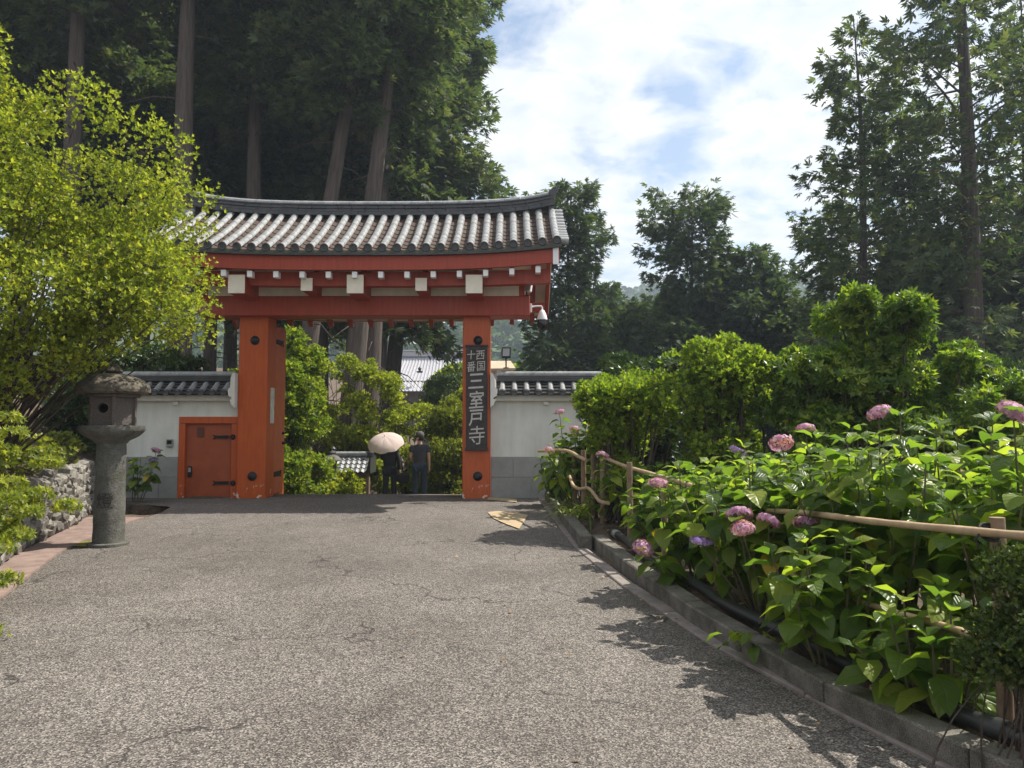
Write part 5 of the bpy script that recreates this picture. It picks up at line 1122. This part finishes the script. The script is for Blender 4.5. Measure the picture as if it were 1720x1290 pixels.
CAPC = cloth('grey_cap', (.05, .05, .045), (.09, .09, .08)); q = MB()
q.lathe([(.100, 0), (.101, .03), (.09, .075), (.055, .105), (.01, .115)], 16); a = R(75)
n = 9; vs = []
for i in range(n): t = -1 + 2*i/(n-1); vs += [(.085*t, .07 + .02*(1-t*t), .008), (.075*t, .10 + .075*(1 - t*t), -.012), (.075*t, .10 + .075*(1 - t*t), -.018), (.085*t, .07 + .02*(1-t*t), .0)]
q.add(vs, [(4*i+j, 4*i+(j+1) % 4, 4*i+4+(j+1) % 4, 4*i+4+j) for i in range(n-1) for j in range(4)]); me = q.mesh('cap', True); [setattr(v, 'co', v.co*1.06) for v in me.vertices]; link('cap', me, CAPC, man, (0, .005, 1.635*k), (0, 0, a))
wx, wy = Xp(656, 19.3), 19.3; BLK = cloth('black_cloth', (.008, .008, .010), (.018, .018, .022))
wom, k2 = figure((wx, wy, zr(wy) + .012), R(-4), 'person in black coat and trousers under a pale parasol beyond the gate', 1.62, dict(l=((-.22, .10, 1.15), (-.10, .22, 1.22)), r=((.25, -.03, 1.12), (.27, .0, .88))), BLK, cloth('navy_cloth', (.008, .01, .016), (.018, .022, .03)), 1.0, cloth('black_shoe', (.01, .01, .01), (.02, .02, .02)), HAIR, long_coat=True)
bg = empty('handbag', (wx + .34, wy - .02, zr(wy) + .52), 'black handbag hanging from the hand of the person under the parasol', 'bag')
q = MB(); q.box((-.16, -.06, 0), (.16, .06, .24), .04); q.build('bag_body', BLK, bg)
q = MB(); q.tube([(-.09, 0, .23), (-.08, 0, .30), (-.04, 0, .345), (0, 0, .35), (.05, 0, .33), (.08, 0, .23)], .010, 6); q.build('handle', BLK, bg)
# parasol: eight gores, ribs, shaft
hp = Vector((wx - .10*k2, wy + .25, zr(wy) + 1.26*k2)); top = at(646, 733, 19.25); pa = empty('parasol', hp, 'pale pink scalloped parasol tilted over the person in black', 'parasol')
ax_ = (top - hp).normalized(); rot = ax_.to_track_quat('Z', 'Y'); Ln = (top - hp).length
CAN = MT('parasol_cloth'); CAN = leafmat('parasol_fabric', (.72, .58, .54), (.76, .63, .58), (.78, .66, .62), trans=.35, tgain=1.0, rough=.8, objrnd=True)
RC = .47
for g_ in range(8):
    q = MB(); vs = []; nu, nv = 6, 7
    for j in range(nv + 1):
        t = j/nv; ph = t*1.12
        for i in range(nu + 1):
            u_ = i/nu; a = (g_ + u_)*math.pi/4; sag = 1 - .05*math.sin(u_*math.pi)*t; r_ = RC*math.sin(ph)/math.sin(1.12)*sag; z = -RC*.46*(1 - math.cos(ph))/(1 - math.cos(1.12)) - (.012*abs(math.sin(u_*math.pi*4)) if j == nv else 0) + .02*t*math.sin(u_*math.pi); vs.append((r_*math.cos(a), r_*math.sin(a), z))
    q.add(vs, [(j*(nu+1)+i, j*(nu+1)+i+1, (j+1)*(nu+1)+i+1, (j+1)*(nu+1)+i) for j in range(nv) for i in range(nu)]); o = q.build('canopy_gore', CAN, pa, True); o.rotation_mode = 'QUATERNION'; o.rotation_quaternion = rot; o.location = top - hp
    q = MB(); a = g_*math.pi/4; q.tube([(RC*math.sin(t*1.12)/math.sin(1.12)*math.cos(a), RC*math.sin(t*1.12)/math.sin(1.12)*math.sin(a), -RC*.46*(1 - math.cos(t*1.12))/(1 - math.cos(1.12)) - .006) for t in np.linspace(0, 1, 6)], .004, 5); o = q.build('rib', GREYP, pa); o.rotation_mode = 'QUATERNION'; o.rotation_quaternion = rot; o.location = top - hp
q = MB(); q.tube([-ax_*.10, ax_*(Ln + .05)], .008, 8); q.build('shaft', GREYP, pa); q = MB(); q.tube([-ax_*.14, ax_*.02], .016, 8); q.build('grip', POSTW, pa)
# ------------------------------------------------------------------ air
m = bpy.data.materials.new('haze_air'); m.use_nodes = True; t = m.node_tree; t.nodes.clear(); pv = t.nodes.new('ShaderNodeVolumePrincipled'); oo = t.nodes.new('ShaderNodeOutputMaterial'); t.links.new(pv.outputs[0], oo.inputs['Volume'])
pv.inputs['Color'].default_value = (.70, .83, 1.0, 1); pv.inputs['Density'].default_value = .0009; pv.inputs['Anisotropy'].default_value = .3
q = MB(); q.box((-720, -70, -12), (720, 915, 130)); hz = q.build('haze', m); hz['kind'] = 'stuff'; tag(hz, 'pale blue haze in the air before the far hills', 'haze')
